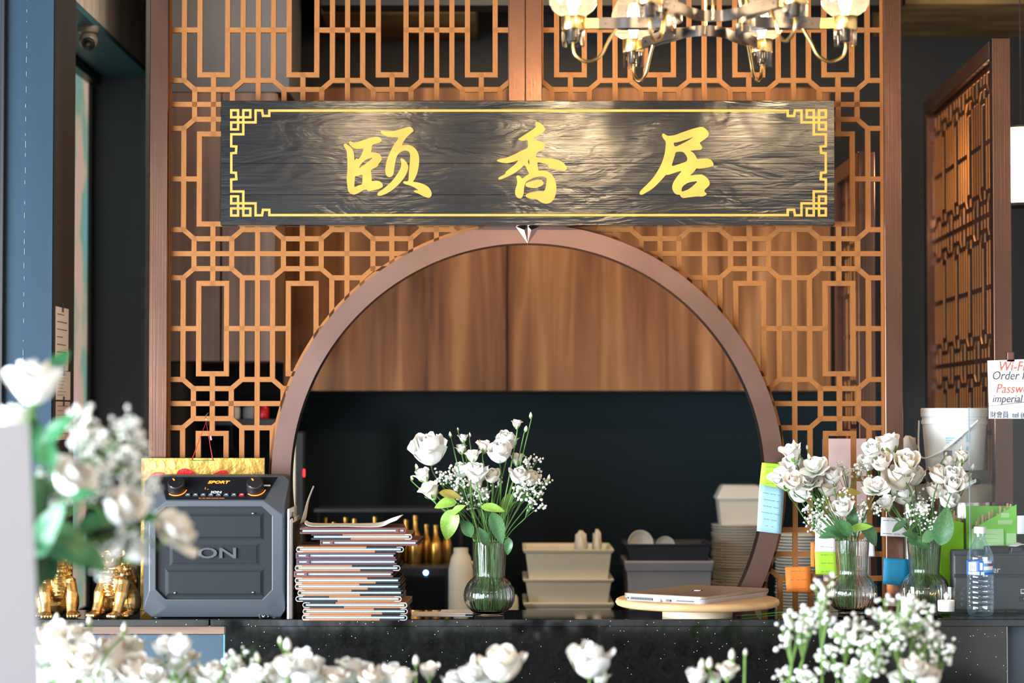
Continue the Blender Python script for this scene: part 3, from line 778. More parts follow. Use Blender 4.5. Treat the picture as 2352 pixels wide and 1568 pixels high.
def gbox(x0, y0, x1, y1, d):
    """soft-edged moulding pressed into the grille"""
    s = 9; B4 = [q(x0, y1, -.0098), q(x1, y1, -.0098), q(x1, y0, -.0098), q(x0, y0, -.0098)]
    T4 = [q(x0 + s, y1 - s, -.010 - d), q(x1 - s, y1 - s, -.010 - d), q(x1 - s, y0 + s, -.010 - d), q(x0 + s, y0 + s, -.010 - d)]
    MB().add(B4 + T4, [(4, 5, 6, 7)] + [(i, (i + 1) % 4, (i + 1) % 4 + 4, i + 4) for i in range(4)]).build('grille_relief', 'grille', spk, smooth=False)
gbox(380, 1176, 608, 1240, .003); gbox(390, 1244, 598, 1300, .002); gbox(380, 1304, 608, 1370, .003)
lt = put('grille_letters', text_mesh('grille_letters', 'ION', .036, 'charcoal', .003, 0, 1.75, bold=.0006), spk); lt.location = q(494, 1270, -.014)
for x, y in ((406, 1187), (583, 1178), (404, 1360), (583, 1359)):
    c = q(x, y, -.0155); MB().ball(c, (.003, .002, .003), 10, 6).build('screw', 'chrome', spk)
MB().box(tuple(q(385, 1404, .004)), tuple(q(605, 1392, .17))).build('base_vent', 'black', spk)
for x in (360, 632):
    for y in (.02, .15):
        c = q(x, 1418, y); MB().cyl((c.x, y, 0), (c.x, y, .012), .014, .013, 14).build('foot', 'black', spk)
top, bot = q(498, 1094, .0445), q(498, 1147, -.0195)
tilt = -math.atan2(top.y - bot.y, top.z - bot.z); upv = (top - bot).normalized(); nv = Vector((0, upv.z, -upv.y)) * -1
if nv.y > 0: nv = -nv
PL = (top - bot).length
def pp(px, v, h=0.0):
    """point on the control panel: v = 0 bottom .. 1 top, h = height over it"""
    p = bot + upv * (PL * v) + nv * h; return Vector((q(px, 1120).x, p.y, p.z))
pa = [pp(384, .02, .001), pp(608, .02, .001), pp(634, .95, .001), pp(362, .95, .001)]
pb = [v - nv * .004 for v in pa]
MB().add(pa + pb, [(0, 1, 2, 3), (7, 6, 5, 4)] + [(i, i + 4, (i + 1) % 4 + 4, (i + 1) % 4) for i in range(4)]).build('control_panel', 'black_gloss', spk)
def on_panel(nm, me, px, v, h):
    o = put(nm, me, spk); o.location = pp(px, v, h); o.rotation_euler = (tilt, 0, 0); return o
on_panel('display_text', text_mesh('display_text', 'SPORT', .0135, 'display_orange', .0002, .25, 1.3, bold=.0004), 498, .72, .0014)
on_panel('display_text', text_mesh('display_text', 'ION', .0105, 'print_white', .0002, 0, 1.4, bold=.0003), 497, .30, .0014)
on_panel('display_text', text_mesh('display_text', 'I ..', .011, 'display_orange', .0002, 0, 1), 474, .46, .0014)
on_panel('display_text', text_mesh('display_text', '— ·—· —— ——— ——', .006, 'display_orange', .0002, 0, 1), 488, .06, .0014)
on_panel('status_bar', MB().box((-.008, -.0006, -.0025), (.008, 0, .0025)).mesh('status_bar', 'label_white'), 612, .58, .0014)
for i in range(8):
    o = on_panel('button', MB().obox((0, 0, 0), (.0125, .004, .008), None, .001).mesh('button', 'red_foil' if i == 7 else 'charcoal'), 433 + i * 17.6, .18, .0025)
    o2 = put('button_mark', MB().box((-.0028, -.0024, -.0008), (.0028, -.002, .0008)).mesh('button_mark', 'label_white'), o)
for x in (405, 586):
    k = put('knob', MB().lathe([(0, .022), (.0195, .022), (.0212, .0205), (.0215, .004), (.0225, 0), (0, 0)], 36).mesh('knob', 'black'), spk)
    k.location = pp(x, .45, .001); k.rotation_euler = nv.to_track_quat('Z', 'Y').to_euler()
    put('knob_cap', MB().lathe([(0, .0226), (.0185, .0226), (.0188, .022), (0, .0215)], 30).mesh('knob_cap', 'knob_metal'), k)
    mk = put('knob_mark', MB().box((-.0015, .008, .0226), (.0015, .016, .0230)).mesh('knob_mark', 'display_orange'), k); mk.rotation_euler = (0, 0, .6)
    rg = MB(); n = 16
    rg.tube([(.0255 * math.cos(a), .0255 * math.sin(a), .0012) for a in [-2.3 + 2.1 * j / n for j in range(n + 1)]], .0011, 6)
    put('knob_ring', rg.mesh('knob_ring', 'display_orange'), k)
tp = MB().add([pp(366, .35, .003), pp(392, .42, .003), pp(398, .95, .006), pp(362, .9, .004)], [(0, 1, 2, 3)])
o = tp.build('tape_scrap', 'film', spk)

# ------------------------------------------------------------------ gold foil wall hanging behind the speaker
YG = 5.945
go = W(465, 1415, YG); go.z = ZC
gh = thing('foil_hanging', 'gold foil card with red bow hanging on a red string behind the speaker', 'wall hanging', go)
def g(px, py, dy=0.): 
    p = W(px, py, YG) - go; return Vector((p.x, dy, p.z))
a, b = g(322, 1412), g(608, 1051); a.z = 0
MB().box((a.x, 0, a.z), (b.x, .004, b.z), .001).build('card', 'gold_foil', gh)
def blob(nm, pts, m, dy=-.002):
    lp = [(g(x, y).x, g(x, y).z) for x, y in pts]
    o = put(nm, fill_mesh(nm, [chaikin(chaikin(lp))], .0012, m), gh); o.location.y = dy; return o
blob('bow', [(404, 1096), (408, 1080), (425, 1074), (445, 1082), (456, 1096), (462, 1088), (470, 1090), (478, 1096), (500, 1082), (520, 1078), (527, 1092), (525, 1120), (480, 1130), (440, 1128), (410, 1118)], 'red_foil')
blob('red_seal', [(341, 1085), (384, 1083), (385, 1140), (341, 1142)], 'red_foil')
blob('red_motif', [(372, 1398), (380, 1391), (395, 1396)], 'red_foil')
blob('red_motif', [(408, 1398), (412, 1378), (450, 1376), (448, 1398)], 'red_foil')
blob('red_motif', [(470, 1398), (485, 1378), (540, 1373), (550, 1398)], 'red_foil')
for i, x in enumerate((352, 372, 396)):
    blob('tassel_print', [(x, 1056), (x + 7, 1062), (x + 8, 1078), (x - 8, 1078), (x - 7, 1062)], 'brass', -.0006)
MB().tube([g(441, 1056, -.003), g(470, 968, .03), g(489, 1056, -.003)], .0012, 6).build('string', 'red', gh)
MB().tube([g(438, 1057, -.003), g(492, 1057, -.003)], .0012, 6).build('string', 'stem', gh)
MB().tube([g(470, 968, .03), g(468, 955, .034), g(472, 948, .05)], .0011, 6).build('hook', 'chrome', gh)
MB().add([g(480, 1002, .01), g(484, 1000, .008), g(486, 1010, .008), g(482, 1011, .01)], [(0, 1, 2, 3)]).build('string_end', 'red', gh)

# ------------------------------------------------------------------ stacked menus
YM = 5.655
s_m = S(YM)
def menu(px0, px1, z, th, kind, label, yaw=0, depth=.20, flip=False, yoff=0):
    w = (px1 - px0) * s_m; x0 = W((px0 + px1) / 2, 1300, YM).x
    t = thing('menu', label, 'menu', (x0, YM + depth / 2 + yoff, z), yaw, 'stacked menus')
    d2 = depth / 2; h = w / 2; ct = th * .33
    if kind in ('brown', 'plum'):
        lm = 'leather_brown' if kind == 'brown' else 'leather_plum'
        MB().box((-h, -d2, 0), (h, d2, ct), .0012).build('cover', lm, t)
        MB().box((-h, -d2, th - ct), (h, d2, th), .0012).build('cover', lm, t)
        s = 1 if flip else -1
        MB().box((s * h, -d2 + .001, ct * .6), (s * (h - .004), d2 - .001, th - ct * .6)).build('spine', lm, t)
        MB().box((-h + .006, -d2 + .003, ct + .0004), (h - .006, d2 - .004, th - ct - .0004)).build('pages', 'page_edge', t)
        nx = -h + w * .1 if not flip else h - w * .1
        MB().box((nx, -d2 - .0006, ct * .5), (nx + .009, -d2 + .01, th - ct * .5), .001).build('band', lm, t)
    else:
        split = -h + w * (.62 + .1 * math.sin(z * 900)) if not flip else -h + w * .34
        A, B = ('leather_tan', 'leather_black') if not flip else ('leather_black', 'leather_tan')
        for zz0, zz1, sh in ((0, ct, .05), (th - ct, th, -.03)):
            sx = split + sh * w
            MB().box((-h, -d2, zz0), (sx, d2, zz1), .001).build('cover', A, t)
            MB().box((sx, -d2 + .0006, zz0 + .0003), (h, d2, zz1 - .0003), .001).build('cover', B, t)
        MB().box((-h + .006, -d2 + .004, ct + .0003), (h - .006, d2 - .004, th - ct - .0003)).build('pages', 'page_edge', t)
        for s in (-1, 1):
            p = [(s * (h - .016), -d2 - .0003, ct * .4), (s * (h - .003), -d2 - .0003, ct * .4), (s * (h + .001), -d2 - .0003, th * .5), (s * (h - .003), -d2 - .0003, th - ct * .4), (s * (h - .016), -d2 - .0003, th - ct * .4)]
            if s == (-1 if not flip else 1) or random.random() < .5:
                MB().tube(catmull(p, 4), .0008, 6).build('edging', 'edging_white', t)
        MB().box((h - .004 if flip else -h, -d2 + .002, ct * .7), (h if flip else -h + .004, d2, th - ct * .7)).build('spine', 'leather_black', t)
    return t
ords = ['bottom', 'second', 'third', 'fourth', 'fifth', 'sixth', 'seventh', 'eighth', 'ninth', 'tenth', 'eleventh', 'twelfth', 'thirteenth', 'fourteenth', 'fifteenth']
M_ = [(697, 935, 'two', 0), (697, 934, 'two', 0), (699, 936, 'two', 1), (682, 922, 'two', 1), (684, 924, 'two', 0), (681, 921, 'two', 0), (679, 919, 'two', 0), (677, 905, 'brown', 0), (679, 917, 'two', 0), (679, 909, 'plum', 0), (678, 907, 'plum', 0), (681, 924, 'two', 0), (736, 962, 'brown', 0), (714, 944, 'two', 1), (682, 925, 'brown', 1)]
z = ZC; th0 = (1428 - 1216) * s_m / 15
random.seed(3)
for i, (a, b, k, fl) in enumerate(M_):
    nm = {'two': 'black and tan leather menu with white edging', 'brown': 'reddish brown leather menu with pale pages', 'plum': 'dark plum leather menu with pale pages'}[k]
    pos = 'at the bottom of the stack' if i == 0 else ('topmost of the stack' if i == 14 else ords[i] + ' from the bottom of the stack')
    menu(a, b, z, th0 - .0002, k, nm + ', ' + pos, math.radians(random.uniform(-1.6, 1.6) if i not in (12, 14) else (4 if i == 14 else -2)), .2, bool(fl), random.uniform(0, .006) + (.02 if i == 12 else 0) + (.012 if i in (13, 14) else 0))
    z += th0
# loose corner flaps of the black menus at the right of the stack
def sheet(name, label, cat, pts, m, group=None, th=.0008, k=5):
    """curled paper: rows of points; each row runs front to back"""
    rows = [catmull(r, k) for r in pts]; n = len(rows[0])
    cols = [catmull([r[j] for r in rows], k) for j in range(n)]
    mm = len(cols[0]); mb = MB(); vs = [p for c in cols for p in c]; fs = []
    for j in range(n - 1):
        for i in range(mm - 1): fs.append((j * mm + i, (j + 1) * mm + i, (j + 1) * mm + i + 1, j * mm + i + 1))
    base = sum((Vector(p) for p in vs), Vector()) / len(vs); base.z = min(p[2] for p in vs)
    mb.add([Vector(p) - base for p in vs], fs)
    o = mb.build(name, m, None, True, 60); o.location = base
    so = o.modifiers.new('thick', 'SOLIDIFY'); so.thickness = th; so.offset = 0
    return tag(o, label, cat, group)
zt = z
def wz(px, z, y): 
    p = W(px, 1300, y); return Vector((p.x, y, z))
sheet('menu_insert', 'curled white paper insert lying on top of the menu stack', 'paper', [[wz(700, zt + .010, 5.68), wz(700, zt + .012, 5.76), wz(704, zt + .010, 5.84)], [wz(716, zt + .003, 5.675), wz(718, zt + .003, 5.76), wz(720, zt + .003, 5.85)], [wz(790, zt + .003, 5.675), wz(792, zt + .002, 5.76), wz(794, zt + .002, 5.85)],
      [wz(868, zt + .002, 5.675), wz(868, zt + .002, 5.76), wz(868, zt + .004, 5.85)], [wz(895, zt + .012, 5.675), wz(898, zt + .018, 5.76), wz(897, zt + .014, 5.85)], [wz(912, zt + .019, 5.675), wz(926, zt + .028, 5.76), wz(922, zt + .022, 5.85)]], 'paper_warm')
sheet('menu_insert', 'tall folded white paper propped up between speaker and menus', 'paper', [[wz(689, zt + .002, 5.82), wz(693, zt + .002, 5.87), wz(697, zt + .002, 5.92)], [W(695, 1187, 5.82), W(699, 1186, 5.87), W(703, 1187, 5.92)], [W(706, 1150, 5.82), W(708, 1148, 5.88), W(709, 1150, 5.92)], [W(719, 1117, 5.85), W(720, 1115, 5.89), W(721, 1117, 5.92)]], 'paper_warm', th=.002)
for i, (x0, x1, t_, h0, m, lb) in enumerate([(653, 663, .004, 1168, 'paper', 'white paper bundle standing against the speaker'), (663, 669, .003, 1192, 'paper', 'thin white paper bundle clipped behind the front one'), (670, 675, .0025, 1190, 'paper_warm', 'cream paper bundle standing nearest to the menus'), (677, 680, .002, 1200, 'leather_black', 'dark folder standing next to the menu stack')]):
    zt2 = W(0, h0, 5.72).z - ZC
    xb = (-.5570, -.5527, -.5492, -.5461)[i]
    t = thing('paper_bundle', lb, 'papers', (xb, 5.705 + .004 * i, ZC), 0)
    o = MB().obox((0, .1, zt2 / 2), (t_, .2, zt2), None, .0004).build('sheets', m, t); 
    t.rotation_euler = (0, 0, 0)
    if i in (0, 1):
        MB().box((-.0006 - t_ / 2, -.0005, 0), (-t_ / 2 - .0001, .2, zt2 * .985)).build('cover_sheet', 'paper_blue', t)
bcx = W(672, 1191, 5.74); bcx.x = -.5509
bc_ = thing('binder_clip', 'black binder clip gripping the top of the standing papers', 'clip', bcx)
MB().obox((0, 0, 0), (.0068, .03, .012), None, .0025).build('clip_body', 'black', bc_)
MB().tube([(0, -.012, .005), (.001, -.014, .016), (.001, .012, .016), (0, .012, .005)], .0009, 6).build('clip_handle', 'black', bc_)
for i, (a, b, dy, lb, m) in enumerate([(948, 1070, 0, 'printed paper slips lying flat between the menus and the vase', 'paper_warm'), (1010, 1086, .03, 'white paper corner lying under the edge of the rose vase', 'paper')]):
    x0, x1 = W(a, 0, 5.8).x, W(b, 0, 5.8).x
    o = MB().box((0, 0, 0), (x1 - x0, .11, .0016 + .001 * i)).build('paper_slip', m); o.location = (x0, 5.79 + dy, ZC + i * .0018); tag(o, lb, 'paper')
    o.rotation_euler = (0, 0, math.radians(2 - 3 * i))
o = MB()
for s in (-1, 1):
    o.tube(catmull([(0, 0, .003), (s * .006, -.002, .008), (s * .012, .001, .006), (s * .010, .003, .002), (0, 0, .003)], 4), .0013, 6)
o.ball((0, 0, .004), .0028, 8, 6); o = o.build('silver_bow', 'chrome'); o.location = (W(605, 1417, 5.725).x, 5.725, ZC); tag(o, 'tiny silver bow trinket on the ledge before the speaker', 'trinket')

# ------------------------------------------------------------------ gold guardian lions
def lion(label, px, py, mirror, turn, sc_=1.0):
    mb = MB(); s = 1
    R = random.Random(5)
    mb.ball((0, .035, .048), (.042, .045, .050)); mb.ball((0, .008, .082), (.036, .036, .048)); mb.ball((0, .004, .118), (.029, .030, .036))
    mb.ball((0, -.012, .150), (.027, .030, .023)); mb.ball((0, -.040, .155), (.019, .016, .008)); mb.ball((0, -.036, .136), (.016, .015, .006))
    mb.ball((0, -.055, .160), (.008, .005, .005)); mb.ball((0, -.022, .172), (.018, .016, .008))
    for x in (-1, 1):
        mb.ball((x * .012, -.038, .166), .006, 8, 6); mb.ball((x * .028, -.002, .166), (.007, .004, .011), 8, 6)
        mb.ball((x * .010, -.050, .149), (.002, .002, .005), 6, 5); mb.ball((x * .020, -.034, .150), (.006, .008, .010), 8, 6)
        mb.tube([(x * .028, -.002, .092), (x * .033, -.020, .060), (x * .032, -.030, .034), (x * .032, -.040, .010)], [.019, .017, .013, .013], 10)
        mb.ball((x * .032, -.048, .009), (.015, .016, .009))
        mb.ball((x * .040, .026, .036), (.018, .030, .034)); mb.ball((x * .044, -.004, .008), (.013, .020, .008))
        for t in range(4):
            mb.ball((x * .032 + (t - 1.5) * .0075, -.061, .007), (.0045, .008, .0068), 8, 6)
            mb.ball((x * .044 + (t - 1.5) * .0065, -.021, .006), (.0040, .007, .006), 8, 6)
        mb.ball((x * .030, -.014, .094), (.012, .012, .012), 8, 6)
    for t in range(7):          # chest scutes
        z = .058 + t * .0095; mb.ball((0, -.028 - .008 * math.sin(t / 6 * 3.1), z), (.013 + .002 * (t % 2), .007, .0044), 10, 6)
    for ring, (r, z0, yy) in enumerate(((.031, .138, .012), (.034, .124, .012), (.031, .110, .010), (.027, .158, .014))):
        for t in range(12):
            a = 2 * math.pi * t / 12 + ring * .26
            if math.sin(a) < -.55: continue
            mb.ball((r * math.cos(a), yy + r * math.sin(a) * .9, z0), .0072, 8, 6)
    for t in range(7):
        a = math.pi * (1.15 + .7 * t / 6); mb.ball((.022 * math.cos(a), -.012 + .026 * math.sin(a), .119), (.006, .006, .008), 8, 6)
    mb.ball((0, -.034, .112), .0068, 8, 6)
    mb.tube(catmull([(0, .075, .03), (0, .088, .06), (.006, .082, .095), (0, .07, .125), (-.006, .076, .142)], 4), [.012] * 8 + [.013] * 4 + [.010, .008, .006, .004, .002], 8)
    for t in range(5): mb.ball((.010 * (-1) ** t, .080, .06 + t * .014), (.009, .008, .012), 8, 6)
    o = mb.build('lion_raw', 'gold_statue')
    rm = o.modifiers.new('remesh', 'REMESH'); rm.mode = 'VOXEL'; rm.voxel_size = .0016; rm.use_smooth_shade = True
    sm_ = o.modifiers.new('smooth', 'SMOOTH'); sm_.iterations = 2; sm_.factor = .4
    dg = bpy.context.evaluated_depsgraph_get(); dg.update()
    me = bpy.data.meshes.new_from_object(o.evaluated_get(dg)); me.name = 'lion_statue'
    bpy.data.objects.remove(o)
    zmin = min(v.co.z for v in me.vertices); me.transform(Matrix.Translation((0, 0, -zmin)))
    o = put('lion_statue', me); Yb = (EYE - ZC) * F / (py - HOR)
    p = W(px, py, Yb + .05); o.location = (p.x, Yb + .06, ZC); o.rotation_euler = (0, 0, turn); o.scale = (sc_,) * 3
    return tag(o, label, 'statue')
lion('gilded guardian lion statue standing against the loudspeaker', 262, 1420, 1, math.radians(-24), .96)
lion('gilded guardian lion statue standing before the window reveal', 130, 1421, -1, math.radians(16), .98)

# ------------------------------------------------------------------ laptop on a wooden turntable
LT = W(1602, 1400, 5.79); LT.z = ZC
tt = thing('turntable', 'round maple turntable carrying the closed laptop', 'turntable', LT)
rt = 188 * S(5.79)
zt0 = .0255
MB().lathe([(0, 0), (.089, 0), (.089, zt0 + .004), (0, zt0 + .004)], 40).build('base', 'maple_pale', tt)
hd = .020
MB().lathe([(0, zt0), (rt - .012, zt0), (rt - .004, zt0 + .003), (rt, zt0 + hd * .5), (rt - .003, zt0 + hd * .85), (rt - .009, zt0 + hd), (0, zt0 + hd)], 72).build('disc', 'maple', tt, ang=60)
lz = ZC + zt0 + hd
lp = thing('laptop', 'closed slim laptop with tan metal lid on the wooden turntable', 'laptop', (LT.x, 5.79, lz), math.radians(55))
# local x = along the long side (.338), y = along the short side (.237)
lx, ly, lh = .338, .237, .0185
def slab(name, z0, z1, m, ins=0, r=.018):
    pts = []
    for cx, cy, a0 in ((lx / 2 - r, ly / 2 - r, 0), (-lx / 2 + r, ly / 2 - r, 90), (-lx / 2 + r, -ly / 2 + r, 180), (lx / 2 - r, -ly / 2 + r, 270)):
        for j in range(6):
            a = math.radians(a0 + 18 * j); pts.append((cx + (r - ins) * math.cos(a), cy + (r - ins) * math.sin(a)))
    n = len(pts); mb = MB()
    k = .96
    vs = [(x * (k if z0 == 0 else 1), y * (k if z0 == 0 else 1), z0) for x, y in pts] + [(x, y, z1 - .001) for x, y in pts] + [(x * .996, y * .996, z1) for x, y in pts]
    fs = [tuple(range(n - 1, -1, -1)), tuple(range(2 * n, 3 * n))]
    for l in (0, 1): fs += [(l * n + i, l * n + (i + 1) % n, l * n + n + (i + 1) % n, l * n + n + i) for i in range(n)]
    return mb.add(vs, fs).build(name, m, lp)
slab('base', 0.0, .0115, 'laptop_side'); slab('gap', .0115, .0122, 'black', .002); slab('lid', .0122, lh, 'laptop_lid')
LS = -1                          # ports sit on the short side turned to the camera's left
def port(y0, y1, z0, z1, m='black', d=.0006):
    return MB().box((LS * (lx / 2 - .002), y0, z0), (LS * (lx / 2 + d - .001), y1, z1))
pm = MB(); pm2 = MB()
for i in range(17):
    y = ly / 2 - .026 - i * .0038
    port_v = MB().box((-lx / 2 - .0006, y - .0012, .0035), (-lx / 2 + .004, y + .0012, .0095)); pm.add(port_v.v, port_v.f)
o = pm.build('vent', 'black', lp); o['kind'] = 'stuff'
for y0, y1, z0, z1, m in ((ly / 2 - .013, ly / 2 - .019, .005, .008, 'black'), (ly / 2 - .093, ly / 2 - .112, .001, .0092, 'chrome'), (ly / 2 - .128, ly / 2 - .141, .003, .0075, 'black'), (ly / 2 - .158, ly / 2 - .206, .005, .0064, 'black')):
    MB().box((-lx / 2 - .0012, y1, z0), (-lx / 2 + .004, y0, z1), .0005).build('port', m, lp)
MB().lathe([(0, 0), (.0135, 0), (.0135, .0004), (0, .0004)], 28, (0, 0, lh)).build('lid_badge', 'black_gloss', lp)
for dx in (-.004, .004):
    MB().obox((dx, 0, lh + .0006), (.0012, .013, .0004), Euler((0, 0, .3))).build('badge_mark', 'chrome', lp)
cb = catmull([wz(1700, ZC + .003, 5.76), wz(1712, ZC + .004, 5.77), wz(1740, ZC + .003, 5.80), wz(1790, ZC + .003, 5.86), wz(1850, ZC + .0025, 5.9), wz(1930, ZC + .003, 5.955)], 5)
o = MB().tube(cb, .0014, 6).build('green_cable', 'box_green'); tag(o, 'thin green cable trailing from the turntable across the ledge', 'cable')
o = MB().tube([wz(1690, ZC + .003, 5.757), wz(1702, ZC + .003, 5.76)], .0022, 8).build('plug', 'chrome', o)

# ------------------------------------------------------------------ vases
def vase(label, px, Yc):
    p = W(px, 1300, Yc)
    t = thing('glass_vase', label, 'vase', (p.x, Yc, ZC))
    out = [(0, 0, 0), (.034, 0, 0), (.037, .003, 0), (.036, .008, 0), (.044, .012, .6), (.055, .022, 1), (.062, .036, 1), (.0645, .052, 1), (.062, .068, 1), (.055, .082, 1), (.046, .092, 1), (.040, .097, .8), (.0385, .101, .6), (.0390, .112, .6), (.0405, .135, .6), (.0425, .165, .6), (.0440, .186, .3), (.0440, .188, 0)]
    inn = [(r - .0026, z, 0) for r, z, k in reversed(out[9:])] + [(.0575, .068, 0), (.0615, .052, 0), (.059, .036, 0), (.052, .024, 0), (.040, .014, 0), (0, .011, 0)]
    inn[0] = (.0418, .188, 0)
    MB().lathe(out + inn, 180, rib=.0008, ribn=36).build('glass', 'vase_glass', t, ang=80)
    MB().lathe([(0, .0112), (.0398, .0142), (.0518, .0242), (.0588, .0362), (.0613, .052), (.0573, .068), (.0555, .0725), (0, .0725)], 64).build('water', 'water', t, ang=50)
    return t, Vector((p.x, Yc, ZC))
v1, B1 = vase('ribbed glass vase of white roses standing beside the menus', 1124, 5.79)
v2, B2 = vase('ribbed glass vase of white flowers next to the orange note', 1957, 5.86)
v3, B3 = vase('ribbed glass vase of white flowers behind the candle glasses', 2123, 5.915)

# ------------------------------------------------------------------ flowers
def petal(mb, az, L, Wd, ph0, ph1, r0, z0, rip=.0, n=5, m=6, seed=0, curl=0.):
    R = random.Random(seed); p1, p2 = R.uniform(0, 6), R.uniform(0, 6)
    r, z = r0, z0; rows = []
    for i in range(m + 1):
        t = i / m
        ph = math.radians(ph0 + (ph1 - ph0) * t + curl * max(0, t - .7) / .3)
        if i: r += math.sin(ph) * L / m; z += math.cos(ph) * L / m
        w = Wd * (math.sin(math.pi * (.10 + .74 * t)) ** .75)
        Re = max(.18, r) + .12
        row = []
        for j in range(n + 1):
            u = -1 + 2 * j / n; a = az + u * w / Re
            rr = r + rip * t * t * math.sin(3 * u + p1) + .04 * t * u * u
            zz = z - .12 * t * u * u * L + rip * .8 * t * t * math.sin(4 * u + p2)
            row.append((rr * math.cos(a), rr * math.sin(a), zz))
        rows.append(row)
    vs = [p for r_ in rows for p in r_]; fs = []
    for i in range(m):
        for j in range(n): k = i * (n + 1) + j; fs.append((k, k + 1, k + n + 2, k + n + 1))
    return mb.add(vs, fs)
def bloom_proto(kind, seed, petal_m):
    """unit bloom, about 2 units across, growing along +z from the origin; returns core, outer petals, calyx"""
    R = random.Random(seed); core = MB(); outer = []
    def pt(mb, *a, **k): petal(mb, *a, seed=R.randint(0, 9999), **k)
    g = 2.399
    if kind == 'rose':
        for i in range(4): pt(core, i * g, 1.35, .55, -6, -14, .16 + .02 * i, .25)
        for i in range(5): pt(core, i * g + .5, 1.35, .75, 10, -18, .24 + .03 * i, .15, rip=.05)
        spec = [(1.45, .9, 36, -16, .30, .05, .06, 10) for i in range(5)] + [(1.42, 1.0, 60, -8, .34, 0, .07, 34) for i in range(5)]
    elif kind == 'open':
        for i in range(4): pt(core, i * g, .7, .4, 0, -30, .10 + .02 * i, .3)
        for i in range(4): pt(core, i * g + .4, 1.0, .7, 30, 5, .18, .2, rip=.06)
        spec = [(1.15, .9, 52, 22, .22, .12, .08, 10) for i in range(5)] + [(1.25, 1.0, 75, 42, .25, .05, .10, 20) for i in range(5)]
    elif kind == 'cup':
        for i in range(4): pt(core, i * g, 1.2, .5, 4, -12, .12 + .02 * i, .2)
        spec = [(1.45, .85, 34, -8, .2, .08, .05, 10) for i in range(4)] + [(1.5, .95, 46, -2, .22, .02, .07, 50) for i in range(4)]
    else:                        # closed bud, spindle shaped
        for i in range(3): pt(core, i * 2.1, 1.95, .6, 38, -34, .1, .1)
        spec = [(1.75, .62, 46, -34, .16, .02, .02, 0) for i in range(4)]
    for i, (L, Wd, a, b, r0, z0, rip, cu) in enumerate(spec):
        mb = MB(); pt(mb, i * g + R.uniform(-.15, .15), L * R.uniform(.92, 1.06), Wd, a + R.uniform(-5, 5), b + R.uniform(-6, 6), r0, z0, rip=rip, curl=cu)
        outer.append(mb.mesh('petal', petal_m, True, 180))
    if kind == 'open':
        core.ball((0, 0, .35), (.1, .1, .25), 8, 6)
    c = core.mesh('bloom', petal_m, True, 180)
    cal = MB(); cal.ball((0, 0, .03), (.26, .26, .2), 10, 6)
    for i in range(5): petal(cal, i * 1.2566, .75, .16, 70, 20, .15, .02, n=2, m=4, seed=i)
    return c, outer, cal.mesh('calyx', 'stem_bright', True, 180)
PROTO = {}
for k in ('rose', 'open', 'cup', 'bud'):
    for sd in range(3):
        PROTO[(k, sd)] = bloom_proto(k, sd * 11 + 3, ('petal' if sd < 2 else 'petal_blush') if k != 'bud' else ('bud' if sd else 'petal_blush'))
def joined(proto, name):
    """one mesh of a whole bloom, for the small and far out of focus ones"""
    c, outer, cal = proto; bm = bmesh.new()
    for me in [c] + outer: bm.from_mesh(me)
    me = bpy.data.meshes.new(name); bm.to_mesh(me); bm.free(); me.materials.append(c.materials[0]); me.shade_smooth(); return me
JOIN = {k: joined(v, 'bloom') for k, v in PROTO.items()}
def leaf_mesh(name, L, Wd, bend, fold, m, seed=0):
    R = random.Random(seed); mb = MB(); rows = []; n, k = 6, 9
    z = 0; x = 0
    for i in range(k + 1):
        t = i / k; ph = bend * t
        if i: x += math.cos(ph) * L / k; z -= math.sin(ph) * L / k
        w = Wd * 2.75 * (t + .004) ** .62 * (1.0005 - t) ** .92
        for j in range(n + 1):
            u = -1 + 2 * j / n
            rows.append((x, u * w, z + fold * abs(u) * w + .05 * w * math.sin(9 * t + 3 * u)))
    fs = []
    for i in range(k):
        for j in range(n): a = i * (n + 1) + j; fs.append((a, a + 1, a + n + 2, a + n + 1))
    mb.add(rows, fs); return mb.mesh(name, m, True, 180)
LEAF = {m: [leaf_mesh('leaf', 1, .23 + .03 * i, .25 + .3 * i, .22, m, i) for i in range(3)] for m in ('leaf', 'leaf_bright', 'leaf_gold', 'leaf_fore')}
def orient(d, up=Vector((0, 0, 1)), roll=0):
    return (Vector(d).to_track_quat('Z', 'Y') @ Euler((0, 0, roll)).to_quaternion()).to_euler()
STAMEN = MB().ball((0, 0, .55), (.10, .10, .16), 8, 6).mesh('stamen', 'stamen')
import numpy as np
from mathutils.bvhtree import BVHTree
OBS = []                          # what is already placed: (low, high, tree, owner)
def solid(vs, fs, owner):
    vs = np.asarray(vs, float).reshape(-1, 3)
    return (vs.min(0), vs.max(0), BVHTree.FromPolygons(vs.tolist(), fs), owner)
def clash(s, cap=9999):
    n = 0
    for o in OBS:
        if o[3] is s[3] or (s[0] > o[1]).any() or (o[0] > s[1]).any(): continue
        n += len(s[2].overlap(o[2])) * (1 if isinstance(o[3], str) else 20)      # glass, boards and troughs weigh most
        if n >= cap: break
    return n
def block(o):
    """take a built object as an obstacle"""
    bpy.context.view_layer.update()
    OBS.append(solid([o.matrix_world @ v.co for v in o.data.vertices], [tuple(p.vertices) for p in o.data.polygons], o))
ARR = {}
def arr(me):
    if me.name not in ARR:
        ARR[me.name] = (np.array([v.co[:] for v in me.vertices]), [tuple(p.vertices) for p in me.polygons])
    return ARR[me.name]
def moved(me, M):
    v, f = arr(me); M = np.array(M); return v @ M[:3, :3].T + M[:3, 3], f
RIN = [(.011, .03), (.014, .040), (.024, .052), (.036, .059), (.052, .0615), (.068, .0575), (.082, .0524), (.092, .0434), (.097, .0374), (.101, .0359), (.112, .0364), (.135, .0379), (.165, .0399), (.188, .0414), (.194, .0430)]
